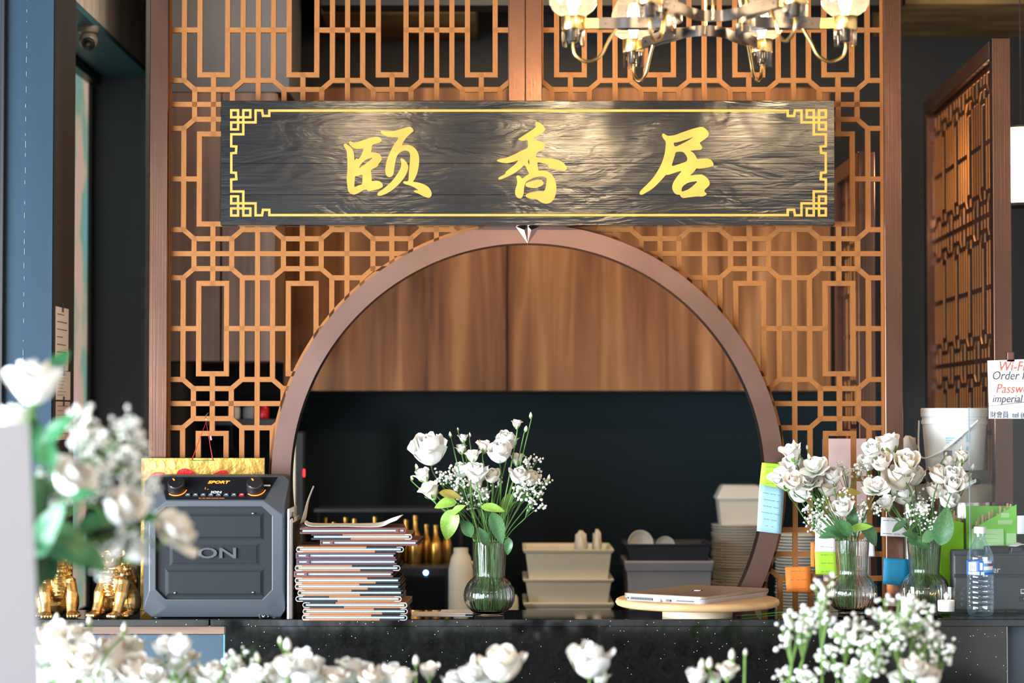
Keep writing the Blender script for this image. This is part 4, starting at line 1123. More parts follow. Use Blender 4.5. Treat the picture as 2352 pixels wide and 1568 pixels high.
def in_vase(pts, B, r):
    """keep a stem inside the glass"""
    out = []
    for p in pts:
        z = p.z - B.z
        if z < .194:
            lim = float(np.interp(z, [a for a, _ in RIN], [b for _, b in RIN])) - .0026 - r
            h = Vector((p.x - B.x, p.y - B.y, 0))
            if h.length > lim: h *= lim / h.length
            p = Vector((B.x + h.x, B.y + h.y, p.z))
        p = Vector((p.x, min(p.y, 5.956), p.z))      # stay clear of the screen behind
        out.append(p)
    return out
QUEUE = []
def flower(name, label, cat, kind, px, py, Y, size_px, foot, via, group, rng, face=.5, split=True, stem_m='stem', stem_r=.0016, up=.55, yr=(-.06, .06), vase=None, over=None):
    """one cut flower: stem from foot through via to its bloom; the root sits at the foot"""
    QUEUE.append(dict(t='f', name=name, label=label, cat=cat, kind=kind, px=px, py=py, Y=Y, size=size_px, foot=foot, via=via, group=group, rng=rng, face=face, split=split, stem_m=stem_m, stem_r=stem_r, up=up, yr=yr, vase=vase, over=over,
                      sd=rng.randint(0, 2), jit=Vector((rng.uniform(-.15, .15), 0, rng.uniform(-.1, .1))), roll=rng.uniform(0, 6.28)))
def leaf_thing(label, px, py, Y, L_px, foot, via, m, direc, rng, group, tone=0, stem_m='stem', yr=(-.06, .05), vase=None, over=None):
    """a leafy stem: one leaf carried on its own stalk"""
    QUEUE.append(dict(t='l', label=label, px=px, py=py, Y=Y, L=L_px, foot=foot, via=via, m=m, d=direc, rng=rng, group=group, stem_m=stem_m, yr=yr, vase=vase, over=over, k=rng.randint(0, 2)))
def gyp(label, clusters, foot, via, rng, group, n_per, r_b, stem_r=.0008, sub=1, stem_m='stem', vase=None):
    """baby's breath sprig: clusters = [(px, py, Y, rx, ry)]"""
    QUEUE.append(dict(t='g', label=label, clusters=clusters, foot=foot, via=via, rng=rng, group=group, n_per=n_per, r_b=r_b, stem_r=stem_r, sub=sub, stem_m=stem_m, vase=vase))
def offsets(lo, hi, step=.007):
    n = int(max(abs(lo), abs(hi)) / step) + 1
    return [0.] + [s * i * step for i in range(1, n + 1) for s in (1, -1) if lo <= s * i * step <= hi]
def route(q_, end, att, tail, r):
    """stem centre line from the foot to end; attempts wander further and further from the first choice"""
    rng = q_['rng']; a = min(1., att / 25.); f, v, B = q_['foot'], q_['via'], q_['vase']
    J = lambda k: Vector((rng.uniform(-k, k), rng.uniform(-k, k), 0)) * a
    if B is not None:
        v = v + J(.034); f = f.lerp(Vector((v.x, v.y, f.z)), .5 * a) + J(.024)
    elif q_.get('over') is None:
        v = v + J(.045); f = f + J(.030)
    mid = [v.lerp(end, .55) + Vector((0, 0, .008)) + J(.022)]
    if att > 25:                  # pass a little further back, then come forward to the bloom
        s1 = Vector((rng.uniform(-.018, .018), rng.uniform(-.012, .075), 0)); s2 = s1 * rng.uniform(.2, .9) + J(.006)
        mid = [v.lerp(end, .38) + s1, v.lerp(end, .72) + s2]
    if q_.get('over') is not None: mid = [q_['over'] + J(.012)] + ([q_['over'].lerp(end, .6) + J(.05) + Vector((0, .03 * a, 0))] if att > 25 else [])
    if len(tail) > 1: tail = [tail[0] + Vector((rng.uniform(-1, 1), rng.uniform(-1, 1), rng.uniform(-.6, .3))) * .005 * a] + tail[1:]
    pts = catmull([f, v] + mid + tail, 5)
    return in_vase(pts, B, r) if B is not None else pts
def bloom_frame(q_, dy, dpx=(0, 0)):
    Y = q_['Y'] + dy; r = q_['size'] * S(Y) * .5 * (1.0 if q_['kind'] == 'bud' else 1.1); c = W(q_['px'] + dpx[0], q_['py'] + dpx[1], Y)
    ax = (c - q_['via']).normalized() * .7 + Vector((0, -q_['face'], q_['up'])) + q_['jit']; ax.normalize()
    base = c - ax * (r * {'rose': 1.25, 'open': .8, 'cup': 1.35, 'bud': 1.7}[q_['kind']] * .55)
    M = Matrix.Translation(base) @ orient(ax, roll=q_['roll']).to_matrix().to_4x4() @ Matrix.Diagonal((r, r, r, 1))
    return M, base, ax, r
def best(cands, make):
    """first candidate that touches nothing, else the one that touches least"""
    top = None
    for c in cands:
        s = make(c)
        n = sum(clash(x, 400) for x in s[0])
        if top is None or n < top[0]: top = (n, s)
        if n == 0: break
    return top[1]
def settle():
    """place the queued plants: blooms first, then their stems, then leaves, then baby's breath"""
    jig = [(0, 0), (5, 3), (-5, 3), (5, -4), (-5, -4), (9, 0), (-9, 0), (0, 7), (0, -7)]
    for q_ in sorted([x for x in QUEUE if x['t'] == 'f'], key=lambda x: -x['size']):
        def mk(c):
            M, base, ax, r = bloom_frame(q_, c[0], c[1]); pr = (q_['kind'], q_['sd'])
            v, f = moved(JOIN[pr], M); v2, f2 = moved(PROTO[pr][2], M); n = len(v)
            return [solid(np.vstack([v, v2]), f + [tuple(i + n for i in p) for p in f2], id(q_))], (M, base, ax, r)
        q_['own'] = id(q_)
        s, q_['fr'] = best([(dy, jg) for jg in jig for dy in offsets(*q_['yr'])], mk)
        s = [(s[0][0], s[0][1], s[0][2], q_['label'])]; q_['own'] = s[0][3]; OBS.append(s[0])
    for q_ in sorted([x for x in QUEUE if x['t'] == 'f'], key=lambda x: -x['py']):      # short stems first
        M, base, ax, r = q_['fr']
        def mk(att):
            p = route(q_, base, att, [base - ax * r * .6, base + ax * r * .02], q_['stem_r'] * 1.15)
            mb = MB().tube(p, [q_['stem_r'] * 1.15] * (len(p) - 6) + [q_['stem_r']] * 6, 7)
            return [solid([tuple(x) for x in mb.v], mb.f, q_['own'])], (p, mb)
        s, (p, mb) = best(range(200), mk); OBS.append(s[0])
        foot = p[0]; t = thing(q_['name'], q_['label'], q_['cat'], foot, 0, q_['group'])
        mb.v = [tuple(Vector(x) - foot) for x in mb.v]; mb.build('stem', q_['stem_m'], t)
        pr = PROTO[(q_['kind'], q_['sd'])]
        b = put('bloom', pr[0] if q_['split'] else JOIN[(q_['kind'], q_['sd'])], t)
        b.location = base - foot; b.scale = (r,) * 3; b.rotation_euler = M.to_quaternion().to_euler()
        if q_['split']:
            for me in pr[1]: put('petal', me, b)
        put('calyx', pr[2], b)
        if q_['kind'] == 'open' and q_['split']: put('stamen', STAMEN, b)
    for q_ in [x for x in QUEUE if x['t'] == 'l']:
        rng = q_['rng']; me = LEAF[q_['m']][q_['k']]
        def mk(c):
            dy, tw = c; Y = q_['Y'] + dy; L = 1.2 * q_['L'] * S(Y)
            d = Vector(q_['d']).normalized() + Vector((rng.uniform(-tw, tw), rng.uniform(-tw, tw), rng.uniform(-tw, tw))); d.normalize()
            base = W(q_['px'], q_['py'], Y) - d * L * .5
            up = Vector((rng.uniform(-tw, tw), -.75, .65)); zz = (up - d * d.dot(up)).normalized(); y = zz.cross(d)
            M = Matrix.Translation(base) @ Matrix((d, y, zz)).transposed().to_4x4() @ Matrix.Diagonal((L, L, L, 1))
            v, f = moved(me, M); return [solid(v, f, q_['label'])], (M, base, L)
        s, (M, base, L) = best([(dy, 0) for dy in offsets(*q_['yr'])] + [(dy, .5) for _ in range(2) for dy in offsets(*q_['yr'])], mk); OBS.append(s[0])
        def mk2(att):
            p = route(q_, base, att, [base], .0013); mb = MB().tube(p, .0013, 6)
            return [solid([tuple(x) for x in mb.v], mb.f, q_['label'])], (p, mb)
        s, (p, mb) = best(range(150), mk2); OBS.append(s[0])
        foot = p[0]; t = thing('leaf_stem', q_['label'], 'leaf', foot, 0, q_['group'])
        mb.v = [tuple(Vector(x) - foot) for x in mb.v]; mb.build('stalk', q_['stem_m'], t)
        o = put('leaf', me, t); o.location = base - foot; o.scale = (L,) * 3; o.rotation_euler = M.to_quaternion().to_euler()
    for q_ in [x for x in QUEUE if x['t'] == 'g']:
        rng, r_b, sr = q_['rng'], q_['r_b'], q_['stem_r']; lab = q_['label']
        ic = bmesh.new(); bmesh.ops.create_icosphere(ic, subdivisions=q_['sub'], radius=1); iv = [v.co.copy() for v in ic.verts]; ic.verts.index_update(); fi = [[v.index for v in f.verts] for f in ic.faces]; ic.free()
        st, bl = MB(), MB(); foot = q_['foot']
        for (px, py, Y, rx, ry) in q_['clusters']:
            c = W(px, py, Y); k = S(Y); v0 = q_['via']
            def mk(att):
                a = min(1., att / 20.); node = v0.lerp(c, .62) + Vector((rng.uniform(-.03, .03), rng.uniform(-.04, .04), -.004 + rng.uniform(-.015, .015))) * a
                jv = Vector((rng.uniform(-.03, .03), rng.uniform(-.03, .03), 0)) * a
                p = catmull([foot, v0 + jv, node], 5)
                if q_['vase'] is not None: p = in_vase(p, q_['vase'], sr * 1.3)
                mb = MB().tube(p, sr * 1.3, 5); return [solid([tuple(x) for x in mb.v], mb.f, lab)], (mb, p[-1])
            s, (mb, node) = best(range(120), mk); OBS.append(s[0]); st.add([Vector(x) - foot for x in mb.v], mb.f)
            n = max(3, int(q_['n_per'] * rx * ry / 900)); ng = max(1, n // 5)
            for gidx in range(ng):
                for tr_ in range(40):
                    a = rng.uniform(0, 6.28); w_ = math.sqrt(rng.random())
                    gc = c + Vector((rx * k * w_ * math.cos(a), rng.uniform(-1.3, 1.3) * rx * k, ry * k * w_ * math.sin(a)))
                    s1, b1 = MB(), MB()
                    s1.tube([node, node.lerp(gc, .6) + Vector((0, 0, .004)), gc - Vector((0, 0, .006))], sr * .8, 4)
                    for i in range(5):
                        p = gc + Vector((rng.gauss(0, 1), rng.gauss(0, 1), rng.gauss(0, .9))) * .0062 * (r_b / .0042)
                        s1.tube([gc - Vector((0, 0, .006)), p], sr * .5, 3, False)
                        rr = r_b * rng.uniform(.55, 1.15); b1.add([p + v * rr * rng.uniform(.78, 1.15) for v in iv], fi)
                    m = MB().add(s1.v, s1.f).add(b1.v, b1.f); so_ = solid(m.v, m.f, lab)
                    if clash(so_, 1) == 0:
                        OBS.append(so_); st.add([Vector(x) - foot for x in s1.v], s1.f); bl.add([Vector(x) - foot for x in b1.v], b1.f); break
        t = thing('gypsophila_sprig', lab, 'flower', foot, 0, q_['group'])
        st.build('stems', q_['stem_m'], t)['kind'] = 'stuff'
        bl.build('blossoms', 'gyp_white', t, True, 180)['kind'] = 'stuff'
    QUEUE.clear()
def bouquet(B, flowers, buds, leaves, gyps, tagname, group, seed, yr=(-.10, .09)):
    rng = random.Random(seed)
    mouth = B + Vector((0, 0, .176))
    def footvia(px, Y):
        off = max(-.030, min(.030, (W(px, 1200, Y).x - B.x) * .28))
        via = mouth + Vector((off, rng.uniform(-.020, .020), 0))
        foot = B + Vector((off * .7 + rng.uniform(-.014, .014), rng.uniform(-.024, .024), .0165))
        return foot, via
    lim = lambda dy: (yr[0] - dy, yr[1] - dy)
    for (px, py, sz, kind, dy, lab) in flowers:
        Y = B.y + dy; f, v = footvia(px, Y)
        flower('lisianthus', lab, 'flower', kind, px, py, Y, sz, f, v, group, rng, face=.55 if kind != 'cup' else .15, yr=lim(dy), vase=B)
    for (px, py, sz, dy, lab) in buds:
        Y = B.y + dy; f, v = footvia(px, Y)
        flower('lisianthus_bud', lab, 'flower', 'bud', px, py, Y, sz, f, v, group + ' buds', rng, face=.0, stem_r=.0012, up=.9, yr=lim(dy), vase=B)
    for (px, py, L, m, d, dy, lab) in leaves:
        Y = B.y + dy; f, v = footvia(px, Y)
        leaf_thing(lab, px, py, Y, L, f, v, m, d, rng, group + ' leaves', yr=lim(dy), vase=B)
    for cl, lab in gyps:
        f, v = footvia(cl[0][0], B.y)
        gyp(lab, [(a, b, B.y + c, d, e) for a, b, c, d, e in cl], f, v, rng, group + ' sprigs', 80, .0040, vase=B)
gx = W(2228, 1300, 5.845).x      # where the clear counter guard stands
mb = MB().box((gx - .06, 5.843, ZC), (gx + .3, 5.850, ZC + .10)).box((gx - .004, 5.843, ZC + .09), (gx + .3, 5.850, ZC + .56)); OBS.append(solid(mb.v, mb.f, 'guard'))
for v_ in (v1, v2, v3):
    block([o for o in v_.children if o.name.startswith('glass')][0])
w1 = 'in the vase beside the menus'
bouquet(B1, [
    (986, 1033, 84, 'rose', -.02, 'largest white rose leaning over the menu stack'),
    (971, 1092, 40, 'cup', -.03, 'small white bloom below the largest rose, over the menus'),
    (988, 1127, 50, 'cup', -.04, 'drooping white bloom just above the green rose leaves'),
    (1064, 1006, 24, 'cup', .0, 'narrow white bud-like bloom between two pale buds ' + w1),
    (1059, 1031, 28, 'cup', .01, 'narrow pale bloom under the bud-like one ' + w1),
    (1086, 1047, 36, 'cup', -.01, 'half open white bloom right of the narrow pale one ' + w1),
    (1112, 1024, 38, 'cup', .02, 'small white bloom standing free above the middle ' + w1),
    (1163, 1014, 52, 'rose', .02, 'highest full white bloom ' + w1),
    (1147, 1039, 58, 'rose', -.02, 'broad white bloom overlapping the highest full one ' + w1),
    (1187, 1053, 36, 'cup', .03, 'creamy bloom half hidden behind tall bud stems ' + w1),
    (1187, 973, 26, 'cup', -.01, 'slim white bloom on the tallest stem ' + w1),
    (1059, 1081, 40, 'rose', .02, 'white bloom behind crossing stems near the rose stem ' + w1),
    (1095, 1085, 50, 'rose', -.04, 'large cup-shaped white bloom at the front ' + w1),
    (1130, 1093, 38, 'rose', .0, 'blush white bloom beside the large front cup ' + w1),
    (1092, 1110, 44, 'cup', .01, 'white bloom hanging under the large front cup ' + w1),
    (1112, 1133, 38, 'cup', .02, 'lowest white bloom in the middle ' + w1),
    (1190, 1093, 42, 'rose', -.02, 'white bloom above the baby\'s breath near the tubs ' + w1),
    (1221, 1098, 40, 'rose', -.01, 'outermost white bloom over the baby\'s breath ' + w1)],
   [(957, 1071, 15, -.02, 'pale pink bud above the small bloom over the menus'), (946, 1097, 12, -.02, 'tiny green bud hanging out over the menus'),
    (1034, 997, 15, .0, 'pointed cream bud right of the largest rose'), (1052, 985, 9, .0, 'slim green bud tip beside the pointed cream bud'), (1079, 998, 12, .01, 'cream bud touching the narrow bud-like bloom'),
    (1219, 953, 16, -.01, 'topmost cream bud of the tall stem'), (1208, 984, 16, -.01, 'cream bud just below the topmost one'), (1261, 1095, 14, .0, 'yellowish bud poking out past the baby\'s breath')],
   [(1029, 1205, 66, 'leaf_bright', (-.35, -.2, -.8), -.055, 'largest light green rose leaf hanging before the gold bottles'), (1022, 1152, 46, 'leaf_bright', (-.8, -.2, .05), -.05, 'green rose leaf under the drooping bloom'), (1036, 1135, 46, 'leaf_gold', (.9, -.1, -.15), -.05, 'yellow green rose leaf against the rose stem'),
    (1050, 1168, 34, 'leaf_bright', (.4, -.3, .4), -.06, 'curled pale rose leaf above the largest leaf'), (1132, 1166, 48, 'leaf_bright', (.9, -.3, -.1), -.05, 'flat yellow green leaf crossing the stems'), (1112, 1232, 40, 'leaf', (-.25, -.4, .8), -.055, 'bluish leaf at the rim of the vase beside the menus'),
    (1143, 1212, 66, 'leaf', (.3, -.3, -.8), -.055, 'long dark leaf hanging over the vase rim beside the menus'), (1167, 1255, 34, 'leaf', (-.1, -.2, -.9), -.02, 'dark leaf hanging outside the vase rim'), (1072, 1208, 44, 'leaf', (-.3, .1, .8), -.01, 'dark leaf beside the rose stem'), (1165, 1150, 44, 'leaf_bright', (.2, .2, .9), .03, 'upright leaf behind the thin stems')],
   [([(1232, 1066, .02, 30, 20), (1225, 1105, .03, 34, 18)], 'baby\'s breath sprig fanning out behind the outermost bloom'), ([(1200, 1125, -.02, 26, 20), (1232, 1150, -.02, 22, 24)], 'baby\'s breath sprig drooping towards the tubs'),
    ([(1040, 1095, .0, 36, 22), (1062, 1130, -.01, 26, 26)], 'baby\'s breath sprig behind the rose stem'), ([(1092, 1140, .01, 24, 22), (1142, 1110, .02, 24, 16)], 'baby\'s breath sprig deep between the stems')],
   'centre', 'flowers in the vase beside the menus', 21)
w2 = 'in the vase by the orange note'
bouquet(B2, [
    (1820, 1040, 54, 'cup', -.03, 'white bloom nodding over the green note, highest on that side'), (1823, 1070, 54, 'rose', -.04, 'white bloom just under the nodding one by the green note'),
    (1800, 1100, 62, 'cup', -.04, 'widest white bloom overlapping the blue note'), (1824, 1108, 46, 'rose', -.06, 'white bloom tucked beside the widest one'),
    (1872, 1076, 50, 'open', -.05, 'wide open bloom showing its yellow heart ' + w2), (1858, 1108, 48, 'open', -.06, 'open bloom with yellow heart under the wide open one'),
    (1839, 1135, 46, 'rose', -.05, 'drooping white bloom above the hanging baby\'s breath ' + w2), (1911, 1093, 44, 'rose', .0, 'creamy bloom behind the thin crossing stems ' + w2),
    (1902, 1119, 50, 'rose', .01, 'creamy bloom beneath the crossing stems ' + w2), (1934, 1168, 46, 'rose', -.06, 'single round bloom low in front ' + w2),
    (2010, 1120, 48, 'open', -.05, 'open white bloom with a yellow heart leaning towards the other vase')],
   [(1824, 1016, 16, -.02, 'pointed pale bud highest above the green note'), (1854, 1027, 14, -.02, 'green tipped bud bending beside the open bloom'), (1822, 1046, 16, -.05, 'pale bud lying on the nodding bloom'), (1858, 1048, 18, -.03, 'fat green bud above the wide open bloom')],
   [(1924, 1216, 50, 'leaf', (-.6, -.3, .4), -.05, 'broad leaf arching over the vase rim ' + w2), (1958, 1187, 52, 'leaf', (.0, -.2, .9), -.03, 'upright dark leaf in the middle ' + w2), (1950, 1130, 48, 'leaf_gold', (.8, -.2, .1), .0, 'browning golden leaf between the blooms'),
    (1904, 1228, 42, 'leaf', (-.9, -.1, -.1), -.03, 'narrow leaf pointing to the orange note'), (1978, 1210, 44, 'leaf_bright', (.8, -.3, .2), -.05, 'light leaf tip bending over the rim ' + w2), (2002, 1224, 54, 'leaf', (.6, -.3, -.6), -.04, 'large dark leaf hanging between the two vases'),
    (1938, 1205, 50, 'leaf', (-.4, .1, .7), .01, 'dark leaf behind the arching one ' + w2)],
   [([(1862, 1165, -.03, 26, 30), (1875, 1205, -.04, 22, 20)], 'baby\'s breath sprig hanging beside the white paper note'), ([(1945, 1085, .02, 34, 22), (1985, 1085, .03, 24, 18)], 'baby\'s breath sprig behind the golden leaf'), ([(1985, 1165, -.02, 32, 20), (1925, 1140, .0, 30, 18)], 'baby\'s breath sprig beside the single round bloom')],
   'mid', 'flowers in the vase by the orange note', 22, (-.13, .03))
w3 = 'in the vase behind the candles'
bouquet(B3, [
    (2005, 1033, 42, 'rose', -.02, 'white bloom highest but one, against the right post'), (2043, 1018, 56, 'cup', .0, 'highest white bloom against the right bronze post'), (2022, 1061, 48, 'rose', -.04, 'white bloom below the highest one ' + w3),
    (1994, 1062, 44, 'rose', -.01, 'pale bloom nearest the pink board ' + w3), (2080, 1064, 60, 'rose', -.02, 'broad creamy bloom right of the bunched bud stems'), (2062, 1098, 68, 'rose', -.05, 'largest creamy bloom in the middle ' + w3),
    (2100, 1094, 48, 'rose', .01, 'creamy bloom at the outer edge of the middle group'), (2074, 1138, 50, 'rose', -.05, 'full white bloom under the largest creamy one'), (2036, 1157, 42, 'cup', .0, 'pale bloom hidden low between both vases'),
    (2159, 1090, 50, 'rose', -.03, 'white bloom at the near side of the group by the pail'), (2188, 1092, 46, 'rose', -.04, 'white bloom in the centre of the group by the pail'), (2190, 1114, 44, 'rose', -.05, 'lower white bloom of the group by the pail'),
    (2213, 1105, 48, 'rose', .0, 'blush bloom at the outer side of the group by the pail'), (2211, 1048, 36, 'cup', -.02, 'pointed white bloom in front of the pail'), (2178, 1062, 40, 'cup', .01, 'pale bloom partly behind the pointed one by the pail'),
    (2178, 1149, 44, 'rose', -.05, 'single white bloom above the big upright leaf'), (2150, 1126, 46, 'rose', .02, 'shaded creamy bloom behind the single white one')],
   [(2173, 1042, 12, -.01, 'small green bud before the pail\'s printed label'), (2208, 1029, 13, -.02, 'green bud tip above the pointed bloom by the pail'), (2234, 1073, 20, -.02, 'long white bud stretching out before the pail'), (2063, 1050, 18, -.04, 'pale green bud hanging beside the bunched stems'), (2205, 1068, 16, -.03, 'closed green bud amid the group by the pail')],
   [(2168, 1207, 78, 'leaf', (.15, -.2, .9), -.04, 'tall dark upright leaf beside the neon green box'), (2112, 1243, 52, 'leaf', (.7, -.4, -.2), -.05, 'leaf folded over the rim of the vase behind the candles'), (2093, 1228, 36, 'leaf', (-.5, -.3, .3), -.04, 'small leaf at the rim nearest the white note'),
    (2064, 1208, 34, 'leaf', (-.7, -.1, -.5), -.03, 'thin dark leaf pointing at the white note'), (2118, 1200, 56, 'leaf', (.1, .1, .9), .02, 'dark leaf deep inside the bouquet behind the candles'), (2140, 1225, 48, 'leaf', (.5, -.2, .5), -.03, 'dark leaf behind the baby\'s breath ' + w3)],
   [([(2108, 1180, -.05, 28, 26), (2135, 1190, -.05, 24, 26)], 'baby\'s breath sprig in front ' + w3), ([(2055, 1248, -.05, 18, 12), (2088, 1262, -.05, 12, 14)], 'baby\'s breath sprig hanging down outside the glass'), ([(2120, 1150, -.02, 36, 14)], 'baby\'s breath sprig under the shaded creamy bloom')],
   'right', 'flowers in the vase behind the candles', 23, (-.17, .0))
settle()

def nth(i):
    ones = ['', 'first', 'second', 'third', 'fourth', 'fifth', 'sixth', 'seventh', 'eighth', 'ninth', 'tenth', 'eleventh', 'twelfth', 'thirteenth', 'fourteenth', 'fifteenth', 'sixteenth', 'seventeenth', 'eighteenth', 'nineteenth']
    if i < 20: return ones[i]
    t = {2: 'twent', 3: 'thirt', 4: 'fort'}[i // 10]
    return t + 'ieth' if i % 10 == 0 else t + 'y-' + ones[i % 10]
# ------------------------------------------------------------------ candles in glasses
def candle(label, px, Yc):
    p = W(px, 1380, Yc)
    t = thing('candle_glass', label, 'candle', (p.x, Yc, ZC), 0, 'lit candles in clear tumblers')
    h = .069
    MB().lathe([(0, 0), (.0225, 0), (.0235, .002), (.0262, h), (.0245, h), (.0222, .010), (0, .009)], 40).build('glass', 'tumbler_glass', t, ang=50)
    MB().lathe([(0, .0095), (.0208, .0098), (.0215, .035), (.0205, .0372), (.006, .0362), (0, .0362)], 32).build('wax', 'candle_wax', t)
    MB().tube([(0, 0, .036), (.0006, 0, .041)], .0006, 5).build('wick', 'black', t)
    MB().lathe([(0, .039), (.0022, .0405), (.0034, .0435), (.0030, .048), (.0014, .053), (0, .057)], 12).build('flame', 'flame', t)
    point('candle_light', (p.x, Yc, ZC + .048), .10, (1, .6, .25), .006)
candle('lit white candle in a clear tumbler before the vase', 2088, 5.825)
candle('lit white candle in a clear tumbler beside the water bottle', 2173, 5.82)

# ------------------------------------------------------------------ water bottle
YB = 5.80
p = W(2252, 1400, YB)
wb = thing('water_bottle', 'clear blue-tinted plastic water bottle with white cap beside the printer', 'bottle', (p.x, YB, ZC))
kb = S(YB)
pf = [(0, .004), (.012, .003), (.020, 0), (.0285, .002), (.0325, .009), (.0332, .016)]
z_ = .020
while z_ < .098:
    pf += [(.0335, z_), (.0335, z_ + .006), (.0322, z_ + .0085), (.0335, z_ + .011)]; z_ += .013
pf += [(.0330, .104), (.0330, .140), (.0338, .144), (.0332, .150), (.0295, .162), (.0225, .176), (.0165, .187), (.0128, .194), (.0128, .204), (.0150, .205), (.0150, .207), (.0122, .208), (.0122, .212)]
MB().lathe(pf, 40).build('body', 'bottle_plastic', wb, ang=40)
MB().lathe([(.0331, .104), (.0334, .104), (.0334, .139), (.0331, .139)], 48, close=True).build('label', 'label_sky', wb)
def wrap(nm, x0, x1, z0, z1, m, r=.0337, parent=None):
    mb = MB(); n = 8; vs = []; fs = []
    for i in range(n + 1):
        a = -math.pi / 2 + (x0 + (x1 - x0) * i / n)
        vs += [(r * math.cos(a), r * math.sin(a), z0), (r * math.cos(a), r * math.sin(a), z1)]
    for i in range(n): fs.append((2 * i, 2 * i + 2, 2 * i + 3, 2 * i + 1))
    return mb.add(vs, fs).build(nm, m, parent or wb)
wrap('label_panel', -1.5, .02, .104, .139, 'label_blue', .03365)
wrap('barcode_panel', -1.2, -.50, .114, .136, 'label_white', .0339)
for i in range(9): wrap('barcode_bar', -1.10 + i * .06, -1.10 + i * .06 + (.035 if i % 3 else .018), .1165, .131, 'ink', .0341)
wrap('nutrition_panel', -.22, -.02, .117, .135, 'label_white', .0339)
for i in range(3): wrap('label_print', -1.25, -.25, .1055 + i * .0026, .1067 + i * .0026, 'label_white', .0339)
wrap('label_cloud', .06, .95, .117, .126, 'label_white', .0338); wrap('label_cloud', .08, .8, .134, .1385, 'label_white', .0338)
wrap('label_brand', .42, 1.1, .1275, .1325, 'label_red', .0339); wrap('label_wave', .05, 1.2, .105, .111, 'label_blue', .0338)
o = wrap('label_seal', -.14, .10, .1045, .1125, 'box_green_pale', .0340)
MB().lathe([(0, .2245), (.0138, .2245), (.0150, .2225), (.0152, .2085), (0, .2085)], 32).build('cap', 'white_plastic', wb)

# ------------------------------------------------------------------ receipt printer
px0 = W(2188, 1330, 5.90).x
pr = thing('receipt_printer', 'black receipt printer with white lettering behind the water bottle', 'printer', (px0, 5.895, ZC))
zpt = W(0, 1262, 5.91).z - ZC
pw_ = .21
pf2 = [(0, 0.004), (0, zpt - .004), (.004, zpt), (pw_, zpt), (pw_, .004)]
mb = MB().prism(pf2, 0, .042); o = mb.build('body', 'charcoal', pr); o.modifiers.new('bevel', 'BEVEL').width = .004
MB().box((.0005, -.012, .006), (pw_, .001, zpt * .58), .004).build('front_cover', 'charcoal', pr)
MB().box((.002, -.006, zpt * .60), (pw_, .002, zpt - .012), .003).build('top_cover', 'charcoal', pr)
MB().box((.085, -.002, zpt - .010), (.145, .03, zpt + .010), .003).build('paper_slot', 'black', pr)
MB().box((.150, -.004, zpt - .006), (.178, .03, zpt + .008), .002).build('release_lever', 'dark_plastic', pr)
t_ = put('lettering', text_mesh('lettering', 'er', .022, 'print_white', .0003, 0, 1.05), pr); t_.location = (W(2290, 1309, 5.88).x - px0, -.0068, W(0, 1309, 5.88).z - ZC)
xx = W(2341, 0, 5.88).x - px0; zz = W(0, 1358, 5.88).z - ZC
MB().box((xx - .006, -.0128, zz - .006), (xx + .006, -.012, zz + .006)).build('energy_label', 'print_white', pr)
MB().box((xx - .0045, -.0132, zz - .003), (xx + .0045, -.0127, zz + .0045)).build('energy_mark', 'ink', pr)
MB().box((xx - .012, -.0135, zz - .026), (xx + .009, -.0115, zz - .013), .001).build('power_switch', 'black', pr)
MB().ball((xx + .002, -.014, zz - .019), (.0012, .0005, .002), 6, 5).build('switch_mark', 'print_white', pr)
cb = MB().tube(catmull([wz(2178, ZC + .022, 5.885), wz(2186, ZC + .03, 5.884), wz(2190, ZC + .038, 5.93)], 5), .006, 8).build('printer_plug', 'black'); tag(cb, 'black printer cable plug behind the candle glass', 'cable')
put('plug_tip', MB().box((-.004, -.004, -.0025), (.004, .002, .0025)).mesh('plug_tip', 'chrome'), cb).location = wz(2174, ZC + .018, 5.88)
zr = ZC + zpt
sheet('receipt_paper', 'crumpled white receipt paper spilling over the printer', 'paper', [[wz(2318, zr + .0115, 5.889), wz(2320, zr + .0115, 5.92)], [wz(2334, zr + .0105, 5.876), wz(2336, zr + .018, 5.92)], [wz(2350, zr + .015, 5.874), wz(2352, zr + .014, 5.92)], [wz(2380, zr + .0115, 5.88), wz(2382, zr + .0115, 5.92)]], 'paper')

# ------------------------------------------------------------------ sticky notes and papers on the screen
def note(label, pts, Y, m, cat='note', ink=None, curl=.004, name='sticky_note'):
    """four pixel corners: top left, top right, bottom right, bottom left"""
    P = [W(x, y, Y) for x, y in pts]; c = sum(P, Vector()) / 4; c.z = min(v.z for v in P)
    n, mm = 4, 6; vs = []; fs = []
    for j in range(mm + 1):
        t = j / mm
        for i in range(n + 1):
            u = i / n
            p = P[0].lerp(P[1], u).lerp(P[3].lerp(P[2], u), t); p.y -= curl * t * t; vs.append(p - c)
    for j in range(mm):
        for i in range(n): k = j * (n + 1) + i; fs.append((k, k + 1, k + n + 2, k + n + 1))
    t_ = thing(name, label, cat, c)
    o = MB().add(vs, fs).build('sheet', m, t_); so_ = o.modifiers.new('thick', 'SOLIDIFY'); so_.thickness = .0005
    if ink:
        w = (P[1] - P[0]).length; h = (P[0] - P[3]).length
        for i, ln in enumerate(ink):
            fr = .16 + .70 * i / max(1, len(ink) - 1)
            me = text_mesh('writing', ln, min(h / (len(ink) + 1) * .9, w * .2), 'ink_faint', .0001, .2)
            o = put('writing', me, t_); q_ = P[0].lerp(P[1], .5).lerp(P[3].lerp(P[2], .5), fr) - c
            o.location = (q_.x, q_.y - curl * fr * fr - .0006, q_.z); o.rotation_euler = (0, -math.atan2(P[1].z - P[0].z, P[1].x - P[0].x), 0)
    return t_
YA = 5.968
note('lime green sticky note at the top of the arch foot', [(1750, 1062), (1800, 1066), (1797, 1122), (1744, 1112)], YA - .002, 'note_green', ink=['~~ ~~~', '~ ~~~', '~~~ ~'])
